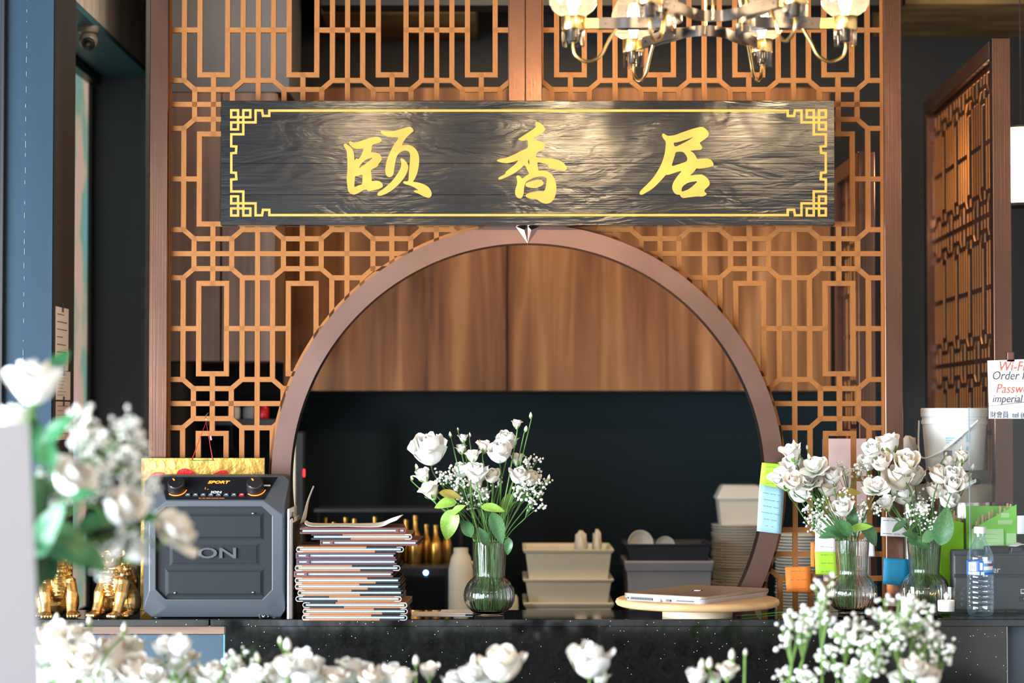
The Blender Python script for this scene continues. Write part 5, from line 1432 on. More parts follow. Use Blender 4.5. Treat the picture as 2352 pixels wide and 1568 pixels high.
note('pale blue handwritten note stuck below the lime green one', [(1744, 1112), (1802, 1122), (1794, 1226), (1738, 1219)], YA - .004, 'note_blue', ink=['~~ ~~ ~', '~~~~ ~', '~~~ ~~', '~~~~ ~~', '~~ ~~', '~  ~'])
YN = 6.0
note('orange sticky note on the lattice beside the turntable', [(1803, 1302), (1862, 1301), (1863, 1360), (1806, 1358)], YN, 'note_orange', ink=['~~ ~ ~', '~  ~ ~~', '~~ ~~'])
note('white printed paper behind the hanging baby\'s breath', [(1874, 1180), (1922, 1183), (1922, 1268), (1871, 1266)], YN - .001, 'paper', cat='paper', ink=['~~~~~~', '-------', '~~ ~~~'])
note('lime green note below the white paper on the lattice', [(1871, 1265), (1925, 1265), (1926, 1320), (1873, 1318)], YN - .003, 'note_green', ink=['~~~ ~', '~~ ~~', '~ ~~~'])
note('narrow orange note showing behind the white paper', [(1862, 1245), (1871, 1245), (1871, 1302), (1862, 1300)], YN + .001, 'note_orange')
note('white note with faint writing on the right post', [(2024, 1187), (2090, 1190), (2088, 1233), (2022, 1230)], 5.976, 'paper', cat='paper', ink=['~~ ~~~~ ~', '~~~ ~~ ~~'])
note('bright cyan note on the right post behind the vases', [(2030, 1281), (2090, 1284), (2086, 1346), (2027, 1340)], 5.976, 'note_cyan', ink=['~ ~~', '~~ ~'])
note('white rounded note beside the rim of the vase', [(1985, 1238), (2008, 1240), (2009, 1277), (1990, 1277)], YN, 'paper', cat='paper')
note('small white paper behind the candle glass on the post', [(2030, 1372), (2062, 1374), (2062, 1392), (2028, 1390)], 5.976, 'paper', cat='paper')
# wifi notice on the near post of the side screen
YW = 5.988
wf = note('white handwritten wifi notice taped to the side screen post', [(2268, 828), (2420, 822), (2420, 915), (2271, 932)], YW, 'paper', cat='notice', curl=0, name='wifi_notice')
def ink_line(t_, txt, px, py, size_px, m, sh=.25, Y=YW, rot=0, sx=.85):
    o = put('writing', text_mesh('writing', txt, size_px * S(Y), m, .0002, sh, sx, align='LEFT'), t_)
    o.location = W(px, py, Y) - t_.location + Vector((0, -.0012, 0)); o.rotation_euler = (0, -rot, 0)
ink_line(wf, 'Wi-Fi', 2291, 842, 32, 'ink_red'); ink_line(wf, 'Order Menu', 2277, 863, 28, 'ink'); ink_line(wf, 'Password', 2286, 893, 30, 'ink_red'); ink_line(wf, 'imperial 88', 2278, 916, 25, 'ink')
wl2 = note('paper strip with a line of black writing below the wifi notice', [(2271, 933), (2420, 916), (2420, 962), (2271, 961)], YW + .001, 'paper', cat='notice', curl=0, name='phone_notice')
ink_line(wl2, '財會員  tel (604) 488', 2273, 953, 17, 'ink', 0, YW + .0005)
tp2 = note('brown tape square above the wifi notice', [(2313, 808), (2330, 808), (2330, 830), (2313, 830)], YW, 'leather_brown', cat='tape', curl=0, name='tape')

# ------------------------------------------------------------------ acrylic guard, boxes, air pots, pail
ag = thing('acrylic_guard', 'clear acrylic counter guard in front of the pail and straw boxes', 'guard', (W(2228, 1300, 5.845).x, 5.845, ZC))
hg = W(0, 930, 5.845).z - ZC
w_ = .28
MB().prism([(0, .09), (0, hg - .006), (w_, hg + .012), (w_, .0), (-.055, .0), (-.048, .03)], 0, .003).build('sheet', 'acrylic', ag)
MB().prism([(-.001, .09), (-.001, hg - .006), (.001, hg - .006), (.001, .09)], -.0003, .0033).build('edge', 'seam_white', ag)
def straw_box(label, px_l, px_r, py_t, py_b, Y, m, top_l, top_r, n, col, dp=.04):
    x0, x1 = W(px_l, py_t, Y).x, W(px_r, py_t, Y).x
    t = thing('straw_box', label, 'box', (x0, Y, ZC)); w = x1 - x0
    zl_, zr_ = W(0, top_l, Y).z - ZC, W(0, top_r, Y).z - ZC
    MB().prism([(0, 0), (0, zl_), (w, zr_), (w, 0)], 0, .0015).build('front_panel', m, t)
    MB().box((0, .0015, 0), (.0015, dp, zl_ * .96)).build('side_panel', m, t); MB().box((w - .0015, .0015, 0), (w, dp, zr_ * .96)).build('side_panel', m, t)
    MB().box((0, dp, 0), (w, dp + .0015, max(zl_, zr_) * .98)).build('back_panel', m, t)
    rng = random.Random(px_l)
    for i in range(n):
        x = .006 + (w - .012) * (i + .5) / n; zt_ = min(zl_, zr_) + rng.uniform(.01, .03) + (zl_ + (zr_ - zl_) * (i + .5) / n - min(zl_, zr_)) * .75
        s = thing('stirrer', nth(i + 1) + ' wooden stirrer in the ' + col + ' box, counted from the rose vase side', 'stirrer', (x0 + x, Y + dp * (.28 if i % 2 else .68), ZC + .002), 0, 'stirrers in the ' + col + ' box')
        s.rotation_euler = (rng.uniform(-.01, .01), rng.uniform(-.008, .008), rng.uniform(-.25, .25))
        MB().box((-.0028, -.001, 0), (.0028, .001, zt_), .0008).build('stick', 'stir_wood', s)
    return t, w, zl_, zr_
straw_box('neon green open box full of wooden stirrers beside the vase', 2160, 2213, 1190, 1330, 5.985, 'neon_green', 1186, 1200, 8, 'neon green', .025)
bx, bw, zl_, zr_ = straw_box('green slanted box of napkins and stirrers behind the printer', 2226, 2335, 1200, 1260, 5.948, 'box_green', 1218, 1158, 12, 'slanted green')
zb = W(0, 1192, 5.944).z - ZC
for dx, dz, w2 in ((0, .010, .011), (0, -.008, .019)):        # blurred white two-line print
    MB().box((bw * .76 - w2, -.0008, zb + dz - .006), (bw * .76 + w2, 0, zb + dz + .006), .0004).build('box_print', 'box_green_pale', bx)
MB().box((bw * .05, -.004, 0), (bw * .72, -.0016, W(0, 1214, 5.944).z - ZC)).build('front_pocket', 'box_green_pale', bx)
MB().box((bw * .78, -.004, 0), (bw * .98, -.0016, W(0, 1224, 5.944).z - ZC)).build('front_label', 'box_green_pale', bx)
for i in range(3):
    o = put('box_print', text_mesh('box_print', '~~~~ ~~~~', .008, 'box_green', .0003), bx); o.location = (bw * .4, -.0045, W(0, 1226 + i * 10, 5.944).z - ZC)
o = note('white card behind the slanted green box', [(2336, 1184), (2390, 1182), (2390, 1226), (2336, 1226)], 5.885 + .02, 'paper', cat='card', curl=0)
def airpot(label, px, Y, r, h):
    p = W(px, 1200, Y); t = thing('air_pot', label, 'air pot', (p.x, Y, ZC), 0, 'air pots on the side counter')
    MB().lathe([(0, 0), (r * .98, 0), (r, .01), (r, h * .74), (r * .97, h * .78), (0, h * .78)], 36).build('body', 'steel', t)
    MB().lathe([(0, 0), (r * 1.04, 0), (r * 1.04, .012), (r, .018)], 36).build('foot_ring', 'airpot_band', t)
    MB().lathe([(r * .985, h * .765), (r * 1.01, h * .775), (r * 1.01, h * .885), (r * .96, h * .90), (0, h * .90)], 36).build('shoulder', 'airpot_band', t)
    MB().lathe([(0, h * .895), (r * .98, h * .90), (r * .94, h * .965), (r * .90, h), (0, h)], 36).build('lid', 'camera_grey', t)
    MB().box((-.012, -r - .035, h * .90), (.012, -r * .5, h * .94), .004).build('spout', 'black', t)
    MB().tube(catmull([(-r, 0, h * .84), (-r * 1.25, 0, h * .8), (-r * 1.3, 0, h * .5), (-r * 1.02, 0, h * .42)], 5), .006, 8).build('handle', 'camera_grey', t)
ha = W(0, 1080, 6.03).z - ZC
airpot('steel air pot under the white pail, beside the side screen', 2226, 6.095, .060, ha)
airpot('steel air pot partly hidden behind the flowers and post', 2104, 6.15, .052, ha)
ph = thing('plastic_pail', 'white plastic pail with printed label and wire handle on the air pots', 'pail', (W(2192, 1000, 6.09).x, 6.09, ZC + ha))
rp_ = 75 * S(6.09); hp = W(0, 937, 6.09).z - ZC - ha
MB().lathe([(0, 0), (rp_ * .84, 0), (rp_ * .86, .003), (rp_ * .965, hp * .72), (rp_ * .975, hp * .74), (rp_ * 1.0, hp * .745), (rp_ * 1.0, hp * .80), (rp_ * .975, hp * .81), (rp_ * .98, hp * .86), (rp_ * 1.01, hp * .865), (rp_ * 1.02, hp * .98), (rp_ * .99, hp), (rp_ * .95, hp), (rp_ * .93, hp * .9), (rp_ * .82, .006), (0, .006)], 48).build('bucket', 'white_plastic', ph)
MB().tube(catmull([(rp_ * .55, -rp_ * .85, hp * .80), (.0, -rp_ * 1.02, hp * .55), (-rp_ * .6, -rp_ * .95, hp * .30), (-rp_ * 1.06, -.01, hp * .22), (-rp_ * 1.06, .01, hp * .8)], 6), .0022, 8).build('handle', 'white_plastic', ph)
MB().cyl((-rp_ * .5, -rp_ * .98, hp * .34), (rp_ * .25, -rp_ * 1.0, hp * .68), .0045, .0045, 10).build('grip', 'white_plastic', ph)
def pailprint(x, z, w, h, m):
    a = -math.pi / 2 + x; mb = MB(); vs = []; fs = []; n = 6
    for i in range(n + 1):
        b = a + w * (i / n - .5); 
        for zz in (z - h / 2, z + h / 2): r = rp_ * (.862 + .105 * zz / (hp * .72)) + .0008; vs.append((r * math.cos(b), r * math.sin(b), zz))
    for i in range(n): fs.append((2 * i, 2 * i + 2, 2 * i + 3, 2 * i + 1))
    MB().add(vs, fs).build('print', m, ph)
for i, (x, z, w, h) in enumerate([(-.42, .042, .30, .022), (-.2, .085, .55, .004), (-.25, .079, .45, .003), (-.28, .073, .35, .003), (.25, .085, .12, .02), (.25, .055, .10, .018)]): pailprint(x, z, w, h, 'note_blue' if i else 'grey_plastic')
for s in range(5): pailprint(-.42, .034 + s * .004, .26, .0016, 'ink')
def bag(name, label, cat, c, r, m, seed):
    R = random.Random(seed); mb = MB(); mb.ball((0, 0, 0), r, 18, 12)
    mb.v = [tuple(Vector(v) * (1 + .16 * math.sin(9 * v[0] / r[0] + 2) * math.cos(7 * v[2] / r[2] + 1) + R.uniform(-.05, .05))) for v in mb.v]
    zm = min(v[2] for v in mb.v); mb.v = [(x, y, z - zm) for x, y, z in mb.v]
    o = mb.build(name, m, None, True, 180); o.location = c; return tag(o, label, cat)
# knotted carrier bag behind the first air pot and one hanging beside the pail
bag('carrier_bag', 'crumpled white carrier bag lying on the air pot by the post', 'bag', (W(2088, 1080, 6.17).x, 6.19, ZC + ha), (.026, .026, .042), 'bag_white', 4)
o = bag('carrier_bag', 'thin white carrier bag slumped beside the pail and side screen', 'bag', (1.250, 6.205, ZC), (.026, .026, .165), 'bag_white', 9)

# ------------------------------------------------------------------ lit lantern behind the side screen
lx0 = W(2345, 385, 6.55)
ln = thing('pendant_lantern', 'glowing cream drum lantern hanging behind the side screen', 'lamp', (lx0.x, 6.55, W(0, 470, 6.55).z))
hl = W(0, 296, 6.55).z - W(0, 470, 6.55).z
MB().lathe([(.062, 0), (.066, .01), (.066, hl - .01), (.060, hl)], 36).build('shade', 'lantern', ln)
MB().lathe([(0, -.006), (.064, -.006), (.066, .002), (0, .002)], 36).build('base_ring', 'black', ln)
MB().lathe([(0, hl + .006), (.062, hl + .004), (.062, hl - .002), (0, hl - .002)], 36).build('top_ring', 'black', ln)
MB().cyl((0, 0, hl), (0, 0, 3.02 - ln.location.z), .002, .002, 6).build('cord', 'black', ln)
point('lantern_light', (lx0.x, 6.55 - .09, ln.location.z + hl / 2), 9, WARM, .06)

# ------------------------------------------------------------------ kitchen things on the back counter
ZW = .90
def tub(label, px0, px1, py_t, py_b, Y, m, depth, group=None, is_open=False):
    x0, x1 = W(px0, py_t, Y).x, W(px1, py_t, Y).x; z1, z0 = W(0, py_t, Y).z, W(0, py_b, Y).z
    w = x1 - x0; h = z1 - z0; t = thing('storage_tub', label, 'tub', ((x0 + x1) / 2, Y + depth / 2, z0), 0, group)
    def ringm(nm, z0_, z1_, k0, k1, th, mm, hollow=False):
        vs = []; fs = []
        for (k, zz) in ((k0, z0_), (k1, z1_)):
            for sx, sy in ((-1, -1), (1, -1), (1, 1), (-1, 1)): vs.append((sx * w / 2 * k, sy * depth / 2 * k, zz))
        for (k, zz) in ((k1 - th, z1_), (k0 - th, z0_ + .004)):
            for sx, sy in ((-1, -1), (1, -1), (1, 1), (-1, 1)): vs.append((sx * w / 2 * k, sy * depth / 2 * k, zz))
        for l in range(3):
            for i in range(4): fs.append((l * 4 + i, l * 4 + (i + 1) % 4, l * 4 + 4 + (i + 1) % 4, l * 4 + 4 + i))
        fs += [(12 + i, 12 + (i + 1) % 4, (i + 1) % 4, i) for i in range(4)] if hollow else [(3, 2, 1, 0), (12, 13, 14, 15)]
        o = MB().add(vs, fs).build(nm, mm, t); b = o.modifiers.new('bevel', 'BEVEL'); b.width = .006; b.segments = 3; return o
    ringm('tub_body', 0, h * .9, .86, .93, .03, m); ringm('rim', h * .86, h, .955, 1.0, .10 if not is_open else .05, m, is_open)
    return t, z0 + .006, z1
YT = 6.92
zts = [(1384, 1475), (1330, 1386), (1262, 1332)]
for i, (a, b) in enumerate(zts):
    tt_, cx_, zc_ = tub(['cream tub at the bottom of the stack beyond the rose vase', 'middle cream tub of the stack beyond the rose vase', 'top cream tub holding white cloths beyond the rose vase'][i], 1200, 1412, a, b, YT, 'cream_plastic', .36, 'stacked cream tubs', i == 2)
for i, (px, dy_, r, lab) in enumerate([(1272, .15, (.040, .06, .040), 'flat white cloth lying in the top cream tub'), (1334, .13, (.021, .05, .064), 'folded white cloth sticking up from the top cream tub'), (1371, .15, (.015, .05, .066), 'peaked white cloth at the rim of the top cream tub')]):
    p = W(px, 1260, YT + dy_); bag('cloth', lab, 'cloth', (p.x, p.y, cx_), r, 'cloth_white', 30 + i)
tub('light grey tub under the dark one behind the laptop', 1434, 1642, 1288, 1475, YT, 'grey_plastic', .30)
_, cx2, zc2 = tub('dark grey tub stacked on the light grey one behind the laptop', 1434, 1640, 1250, 1291, YT, 'dark_plastic', .30, None, True)
def bowl(label, px, py, Y, r, rot, m='china'):
    p = W(px, py, Y); o = MB().lathe([(0, 0), (r * .45, 0), (r * .5, .006), (r * .8, r * .4), (r, r * .78), (r * .96, r * .78), (r * .75, r * .42), (r * .45, .012), (0, .010)], 28).build('bowl', m)
    o.location = (p.x, p.y, p.z); o.rotation_euler = rot; return tag(o, label, 'bowl')
for lab, px, r in (('white bowl tipped on edge in the dark grey tub', 1466, .040), ('second white bowl barely showing in the dark grey tub', 1524, .031)):
    o = bowl(lab, px, 1262, YT + .13, r, (math.radians(80), 0, .2)); o.location.z = cx2 + r + .001
PLATE = {}
def plates(label, px, Y, py_top, r_px, group, count):
    x = W(px, 1250, Y).x; r = r_px * S(Y); zt_ = W(0, py_top, Y).z; dz = (zt_ - ZW) / count; n = count
    if r not in PLATE: PLATE[r] = MB().lathe([(0, 0), (r * .58, 0), (r * .62, .002), (r * .97, .0085), (r, .0115), (r * .985, .013), (r * .6, .0045), (0, .004)], 36).mesh('plate', 'china')
    for i in range(n):
        o = put('plate', PLATE[r]); o.location = (x + random.uniform(-.002, .002), Y + random.uniform(-.002, .002), ZW + i * dz); tag(o, nth(n - i) + ' white plate from the top of ' + label, 'plate', group)
    return x, ZW + n * dz
xp, zp = plates('the tall stack under the takeaway box', 1698, 7.34, 1206, 64, 'plates in the tall stack', 39)
plates('the stack behind the lattice by the arch', 1842, 6.95, 1228, 62, 'plates in the lattice side stack', 36)
def carton(label, x, y, z, w, d, h, m):
    t = thing('takeaway_box', label, 'box', (x, y, z)); k = .88
    vs = [(sx * w / 2 * q_, sy * d / 2 * q_, zz) for q_, zz in ((k, 0), (1, h * .62)) for sx, sy in ((-1, -1), (1, -1), (1, 1), (-1, 1))]
    fs = [(3, 2, 1, 0), (4, 5, 6, 7)] + [(i, (i + 1) % 4, 4 + (i + 1) % 4, 4 + i) for i in range(4)]
    MB().add(vs, fs).build('tray', m, t)
    vs = [(sx * w / 2 * q_, sy * d / 2 * q_, zz) for q_, zz in ((1.08, h * .62), (1.08, h * .68), (.8, h)) for sx, sy in ((-1, -1), (1, -1), (1, 1), (-1, 1))]
    fs = [(3, 2, 1, 0), (8, 9, 10, 11)] + [(l * 4 + i, l * 4 + (i + 1) % 4, l * 4 + 4 + (i + 1) % 4, l * 4 + 4 + i) for l in range(2) for i in range(4)]
    o = MB().add(vs, fs).build('lid', m, t); o.modifiers.new('bevel', 'BEVEL').width = .004
    return t
carton('white takeaway bag box standing on the tall stack of plates', xp, 7.34, zp + .004, .140, .13, W(0, 1112, 7.34).z - zp - .004, 'cloth_white')
# gold bottles in a dark rack on a black appliance
bkx0, bkx1 = W(705, 1300, 7.05).x, W(1040, 1300, 7.05).x
zap = W(0, 1296, 7.05).z
ap = thing('black_appliance', 'black appliance with a glowing blue power light under the gold bottles', 'appliance', ((bkx0 + bkx1) / 2, 7.0, ZW)); wa = bkx1 - bkx0
MB().box((-wa / 2, 0, 0), (wa / 2, .4, zap - ZW), .008).build('body', 'black', ap)
MB().box((-wa / 2 + .02, -.006, .02), (wa / 2 - .02, .002, zap - ZW - .03), .004).build('door', 'black_gloss', ap)
pb_ = W(978, 1315, 6.99) - ap.location; MB().ball((pb_.x, -.008, pb_.z), (.0075, .003, .0075), 12, 8).build('power_light', 'led_blue', ap)
GB = MB().lathe([(0, 0), (.020, 0), (.022, .004), (.022, .075), (.019, .088), (.009, .108), (.008, .135), (.0095, .137), (.0095, .150), (0, .150)], 20).mesh('gold_bottle', 'gold_bottle')
rngb = random.Random(12)
for i in range(13):
    px = 742 + i * 23.5; o = put('gold_bottle', GB)
    o.location = (W(px, 1250, 7.1).x, 7.06 + (.05 if i % 2 else .12) + rngb.uniform(-.01, .01), zap); o.scale = (rngb.uniform(.8, 1),) * 2 + (rngb.uniform(.75, 1.0),)
    tag(o, nth(i + 1) + ' slim gold bottle in the row, counted from the red-lit wall box', 'bottle', 'gold bottles on the black appliance')
rk = thing('bottle_rack', 'dark rack shelf above the row of gold bottles', 'rack', ((bkx0 + bkx1) / 2 + .02, 7.05, zap)); hr = W(0, 1168, 7.05).z - zap
MB().box((-wa / 2, 0, hr - .012), (wa / 2 + .02, .25, hr), .002).build('shelf', 'dark_plastic', rk)
for s in (-1, 1): MB().box((s * wa / 2 - .005, .2, 0), (s * wa / 2 + .005, .22, hr - .012)).build('upright', 'black', rk)
p = W(1058, 1400, 6.9)
jg = thing('cream_jug', 'tall cream plastic jug between the bottles and the rose vase', 'jug', (p.x, 6.92, ZW)); hj = W(0, 1258, 6.92).z - ZW
MB().lathe([(0, 0), (.036, 0), (.038, .006), (.037, hj * .78), (.030, hj * .9), (.022, hj * .95), (.022, hj), (.018, hj), (0, hj * .97)], 28).build('body', 'cream_plastic', jg)
MB().tube(catmull([(.03, 0, hj * .85), (.055, 0, hj * .8), (.056, 0, hj * .5), (.036, 0, hj * .42)], 5), .005, 8).build('handle', 'cream_plastic', jg)
hj2 = W(0, 1366, 6.9).z - ZW
o = MB().lathe([(0, 0), (.026, 0), (.029, .006), (.030, hj2 * .8), (.028, hj2 * .95), (.024, hj2), (0, hj2)], 28).build('cream_canister', 'cream_plastic'); o.location = (W(1168, 1400, 6.9).x, 6.9, ZW); tag(o, 'low cream canister between the rose vase and the cream tubs', 'canister')
# wall phone-like box with a red light inside the arch's left edge, and a pale board
p = W(690, 1100, 7.0)
wbx = thing('card_terminal', 'black wall box with a small red light at the arch edge', 'device', (bkx0 - .034, 7.0, ZW)); hh = W(0, 990, 7.0).z - ZW
MB().box((-.03, 0, 0), (.03, .06, hh), .006).build('body', 'black', wbx)
q_ = W(698, 1086, 6.995) - wbx.location; MB().box((q_.x - .003, -.003, q_.z - .012), (q_.x + .003, .002, q_.z + .012), .001).build('indicator', 'led_red', wbx)
MB().box((-.02, -.003, hh * .66), (.012, .002, hh * .80), .002).build('screen', 'dark_plastic', wbx)
p0, p1 = W(664, 1000, 6.6), W(679, 1000, 6.6)
o = MB().box((0, 0, 0), (p1.x - p0.x, .012, W(0, 1000, 6.6).z - .0), .002).build('beige_board', 'cream_plastic'); o.location = (p0.x, 6.6, 0); tag(o, 'narrow beige board standing behind the arch beside the speaker', 'board')
# shelf with jars behind the left lattice
zsh = W(0, 962, 6.95).z
sh = thing('wall_shelf', 'dark wall shelf behind the left lattice, below the cabinet', 'shelf', (W(575, 960, 7.0).x, 6.95, zsh - .02))
MB().box((-.13, 0, 0), (.10, .79, .02), .002).build('board', 'dark_plastic', sh)
MB().box((-.13, .60, -.08), (-.12, .79, 0)).build('bracket', 'black', sh); MB().box((.08, .60, -.08), (.09, .79, 0)).build('bracket', 'black', sh)
for i, (px, m, lab) in enumerate([(538, 'cream_plastic', 'cream jar on the dark wall shelf behind the lattice'), (572, 'grey_plastic', 'grey jar on the dark wall shelf behind the lattice'), (604, 'red_foil', 'red jar on the dark wall shelf behind the lattice')]):
    t = thing('spice_jar', lab, 'jar', (W(px, 960, 7.0).x, 7.0, zsh)); MB().lathe([(0, 0), (.018, 0), (.019, .004), (.019, .032), (.015, .038), (0, .038)], 20).build('jar_body', m, t); MB().lathe([(0, .038), (.016, .038), (.016, .048), (0, .048)], 20).build('lid', 'black', t)
# pink board and folders behind the right lattice
o = MB().box((0, 0, 0), (.13, .006, W(0, 1006, 6.42).z - ZW - .12), .001).build('pink_board', 'paper_pink'); o.location = (W(1890, 1006, 6.29).x, 6.29, ZW + .12); tag(o, 'pale pink board standing behind the right lattice', 'board')
MB().box((.075, -.005, .0), (.125, -.001, .30), .001).build('taped_sheet', 'paper', o)
sb = thing('side_bench', 'low dark bench behind the right lattice carrying the pink board', 'bench', (W(1960, 1400, 6.3).x, 6.19, 0))
MB().box((-.13, 0, ZW + .10), (.06, .13, ZW + .12), .002).build('top', 'black', sb); MB().box((-.12, .02, 0), (.05, .11, ZW + .10)).build('base', 'dark_wall', sb)
rb = thing('red_box', 'small red box with white lid low behind the lattice', 'box', (W(1852, 1390, 6.3).x, 6.21, ZW + .12))
MB().box((-.016, 0, 0), (.016, .05, .045), .002).build('box_body', 'red', rb); MB().box((-.017, -.001, .045), (.017, .051, .052), .002).build('lid', 'white_plastic', rb)

# ------------------------------------------------------------------ security camera and notices on the pier
scm = thing('security_camera', 'grey turret security camera under the soffit by the blue pier', 'camera', (-1.230, 6.6, ZS), 0)
scm.scale = (.8, .8, .8)
MB().lathe([(0, 0), (.038, 0), (.039, -.008), (.036, -.023), (.026, -.030), (0, -.033)], 28).build('mount', 'camera_grey', scm)
MB().ball((0.002, -.004, -.053), .034, 20, 14).build('eyeball', 'camera_grey', scm)
lr = MB().lathe([(0, 0), (.024, .0), (.024, .010), (.020, .013), (0, .005)], 24).build('lens_ring', 'black', scm); lr.location = (.006, -.026, -.066); lr.rotation_euler = Vector((.15, -.75, -.55)).to_track_quat('Z', 'Y').to_euler()
for i, (y0, y1, pt, pb, m, lab, Yy) in enumerate([(6.03, 6.205, 706, 850, 'paper_warm', 'printed licence sheet taped highest on the dark pier face', 6.11), (6.04, 6.235, 852, 918, 'paper_warm', 'printed notice taped below the licence sheet on the pier', 6.12), (6.04, 6.235, 922, 1010, 'paper_pink', 'lowest printed notice on the dark pier face', 6.12)]):
    t = thing('wall_notice', lab, 'notice', (XP + .0005, (y0 + y1) / 2, W(0, pb, Yy).z)); h = W(0, pt, Yy).z - W(0, pb, Yy).z; w = (y1 - y0) / 2
    MB().box((0, -w, 0), (.0008, w, h)).build('sheet', m, t)
    for j in range(7): MB().box((.0008, -w * .8, h * (.88 - j * .12)), (.0012, w * random.uniform(-.1, .8), h * (.88 - j * .12) + h * .012)).build('print_line', 'ink', t)
    MB().box((.0009, -.006, h - .012), (.0014, .02, h + .014)).build('tape', 'film', t)

# ------------------------------------------------------------------ foreground: white panel with corner flowers
YP = 3.45
pt_, pb2 = W(62, 985, YP), W(88, 1568, YP)
lean = math.atan2(pb2.x - pt_.x, pt_.z - pb2.z)
zp_ = W(0, 972, YP).z
wp = thing('display_panel', 'glossy white display panel with white flowers at its corner', 'panel', (pt_.x + math.tan(lean) * zp_, YP, 0), math.radians(32))
MB().prism([(-.15, 0), (-.15 - math.tan(lean) * zp_, zp_), (-math.tan(lean) * zp_, zp_), (0, 0)], 0, .035).build('board', 'white_gloss', wp)
MB().box((-.16, -.1, 0), (.01, .14, .012), .004).build('foot', 'white_gloss', wp)
YQ = 3.62
fo = W(60, 1225, YQ)
fc = thing('floral_foam', 'green floral foam cage fixed behind the white panel', 'foam', fo - Vector((0, 0, .09)))
MB().box((-.10, -.03, 0), (.03, .04, .18), .012).build('foam_block', 'floral_foam', fc)
MB().box((-.09, -.135, .05), (-.03, -.03, .09), .003).build('bracket', 'white_gloss', fc)
block([o for o in wp.children if o.name.startswith('board')][0])
rng = random.Random(77)
gq = 'flowers at the white panel corner'
fb = lambda dz=0: fo + Vector((rng.uniform(-.02, .02), rng.uniform(-.01, .02), dz))
def via_of(f, px, py, Y, k=.5):
    return f.lerp(W(px, py, Y), k) + Vector((0, 0, .02))
for (px, py, sz, kd, lab, dz) in [(78, 880, 118, 'rose', 'topmost white rose above the white panel corner', .06), (165, 1098, 92, 'rose', 'white rose in the middle of the panel corner flowers', .03), (282, 1166, 92, 'rose', 'white rose among dark leaves left of the loudspeaker', 0), (398, 1222, 96, 'open', 'white rose with yellowish heart overlapping the loudspeaker', -.02), (28, 962, 74, 'rose', 'white bloom resting on the top edge of the panel', .06), (312, 1272, 62, 'cup', 'small white bloom just above the gold lion', -.03)]:
    Y = YQ + rng.uniform(-.05, .06); f = fb(dz)
    flower('spray_rose', lab, 'flower', kd, px, py, Y, sz, f, via_of(f, px, py, Y), gq, rng, face=.3, split=False, stem_r=.002, yr=(-.10, .14))
for (px, py, L, d, lab, dz) in [(128, 834, 70, (.3, -.2, .8), 'bright leaf beside the topmost rose', .06), (78, 1010, 92, (.2, -.3, -.8), 'long leaf hanging under the topmost rose', .06), (130, 985, 90, (.5, -.2, .6), 'leaf rising towards the notices', .05), (112, 1050, 70, (.2, -.3, -.7), 'leaf hanging below the rising one', .04), (150, 1240, 150, (.9, -.3, -.2), 'broadest dark leaf above the gold lion by the window', -.01), (108, 1215, 130, (.3, -.3, .6), 'dark leaf at the edge of the white panel', 0), (215, 1195, 90, (.7, -.2, .5), 'dark leaf between two white roses', 0), (322, 1187, 84, (.8, -.3, .1), 'glossy leaf touching the loudspeaker corner', 0), (200, 1270, 100, (.7, -.3, -.3), 'low dark leaf above the lion statues', -.03), (110, 1290, 90, (.3, -.3, -.7), 'lowest leaf by the white panel', -.04), (190, 1135, 60, (.8, -.2, .3), 'pale leaf tip under the middle rose', .02)]:
    Y = YQ + rng.uniform(-.05, .05); f = fb(dz)
    leaf_thing(lab, px, py, Y, L, f, f.lerp(W(px, py, Y), .4), 'leaf_fore', d, rng, gq + ' leaves', yr=(-.10, .16))
for cl, lab in [([(190, 985, .05, 46, 50), (228, 1040, .06, 54, 50)], 'baby\'s breath cloud before the dark navy wall'), ([(285, 1000, .05, 40, 36), (300, 1060, .06, 40, 44)], 'baby\'s breath spray reaching towards the gold card'), ([(130, 1100, .05, 40, 60), (215, 1120, .08, 44, 40)], 'baby\'s breath behind the middle rose of the panel flowers'), ([(240, 1275, .03, 26, 44), (300, 1245, .04, 44, 34)], 'baby\'s breath hanging above the lion by the speaker'), ([(100, 1180, .14, 40, 34)], 'baby\'s breath tuft beside the white panel'), ([(330, 1110, .06, 34, 40)], 'baby\'s breath tuft over the loudspeaker corner')]:
    f = fb(.03); gyp(lab, [(a, b, YQ + c, d, e) for a, b, c, d, e in cl], f, f.lerp(W(cl[0][0], cl[0][1], YQ), .35), rng, gq + ' sprigs', 46, .0046, .0010)
settle()

# ------------------------------------------------------------------ foreground: long table arrangement along the bottom edge
YR = 4.55
tb = thing('flower_table', 'dark table carrying the long flower trough before the counter', 'table', (.1, YR, 0))
MB().box((-1.2, -.25, .74), (1.2, .25, .78), .004).build('top', 'black', tb)
for sx in (-1.1, 1.1):
    for sy in (-.2, .2): MB().box((sx - .025, sy - .025, 0), (sx + .025, sy + .025, .74)).build('leg', 'black', tb)
tr = thing('flower_trough', 'long white trough holding the row of white flowers', 'trough', (.0, YR, .78))
MB().box((-1.12, -.09, 0), (1.12, .09, .012)).build('bottom', 'white_plastic', tr)
for sy in (-1, 1): MB().box((-1.12, sy * .09 - .004, 0), (1.12, sy * .09 + .004, .16), .002).build('side', 'white_plastic', tr)
for sx in (-1, 1): MB().box((sx * 1.12 - .004, -.09, 0), (sx * 1.12 + .004, .09, .16), .002).build('end', 'white_plastic', tr)
MB().box((-1.11, -.082, .012), (1.11, .082, .14)).build('soil', 'floral_foam', tr)
for o_ in tr.children:
    if not o_.name.startswith('soil'): block(o_)
gr_ = 'row of white flowers in the trough'
rng = random.Random(31)
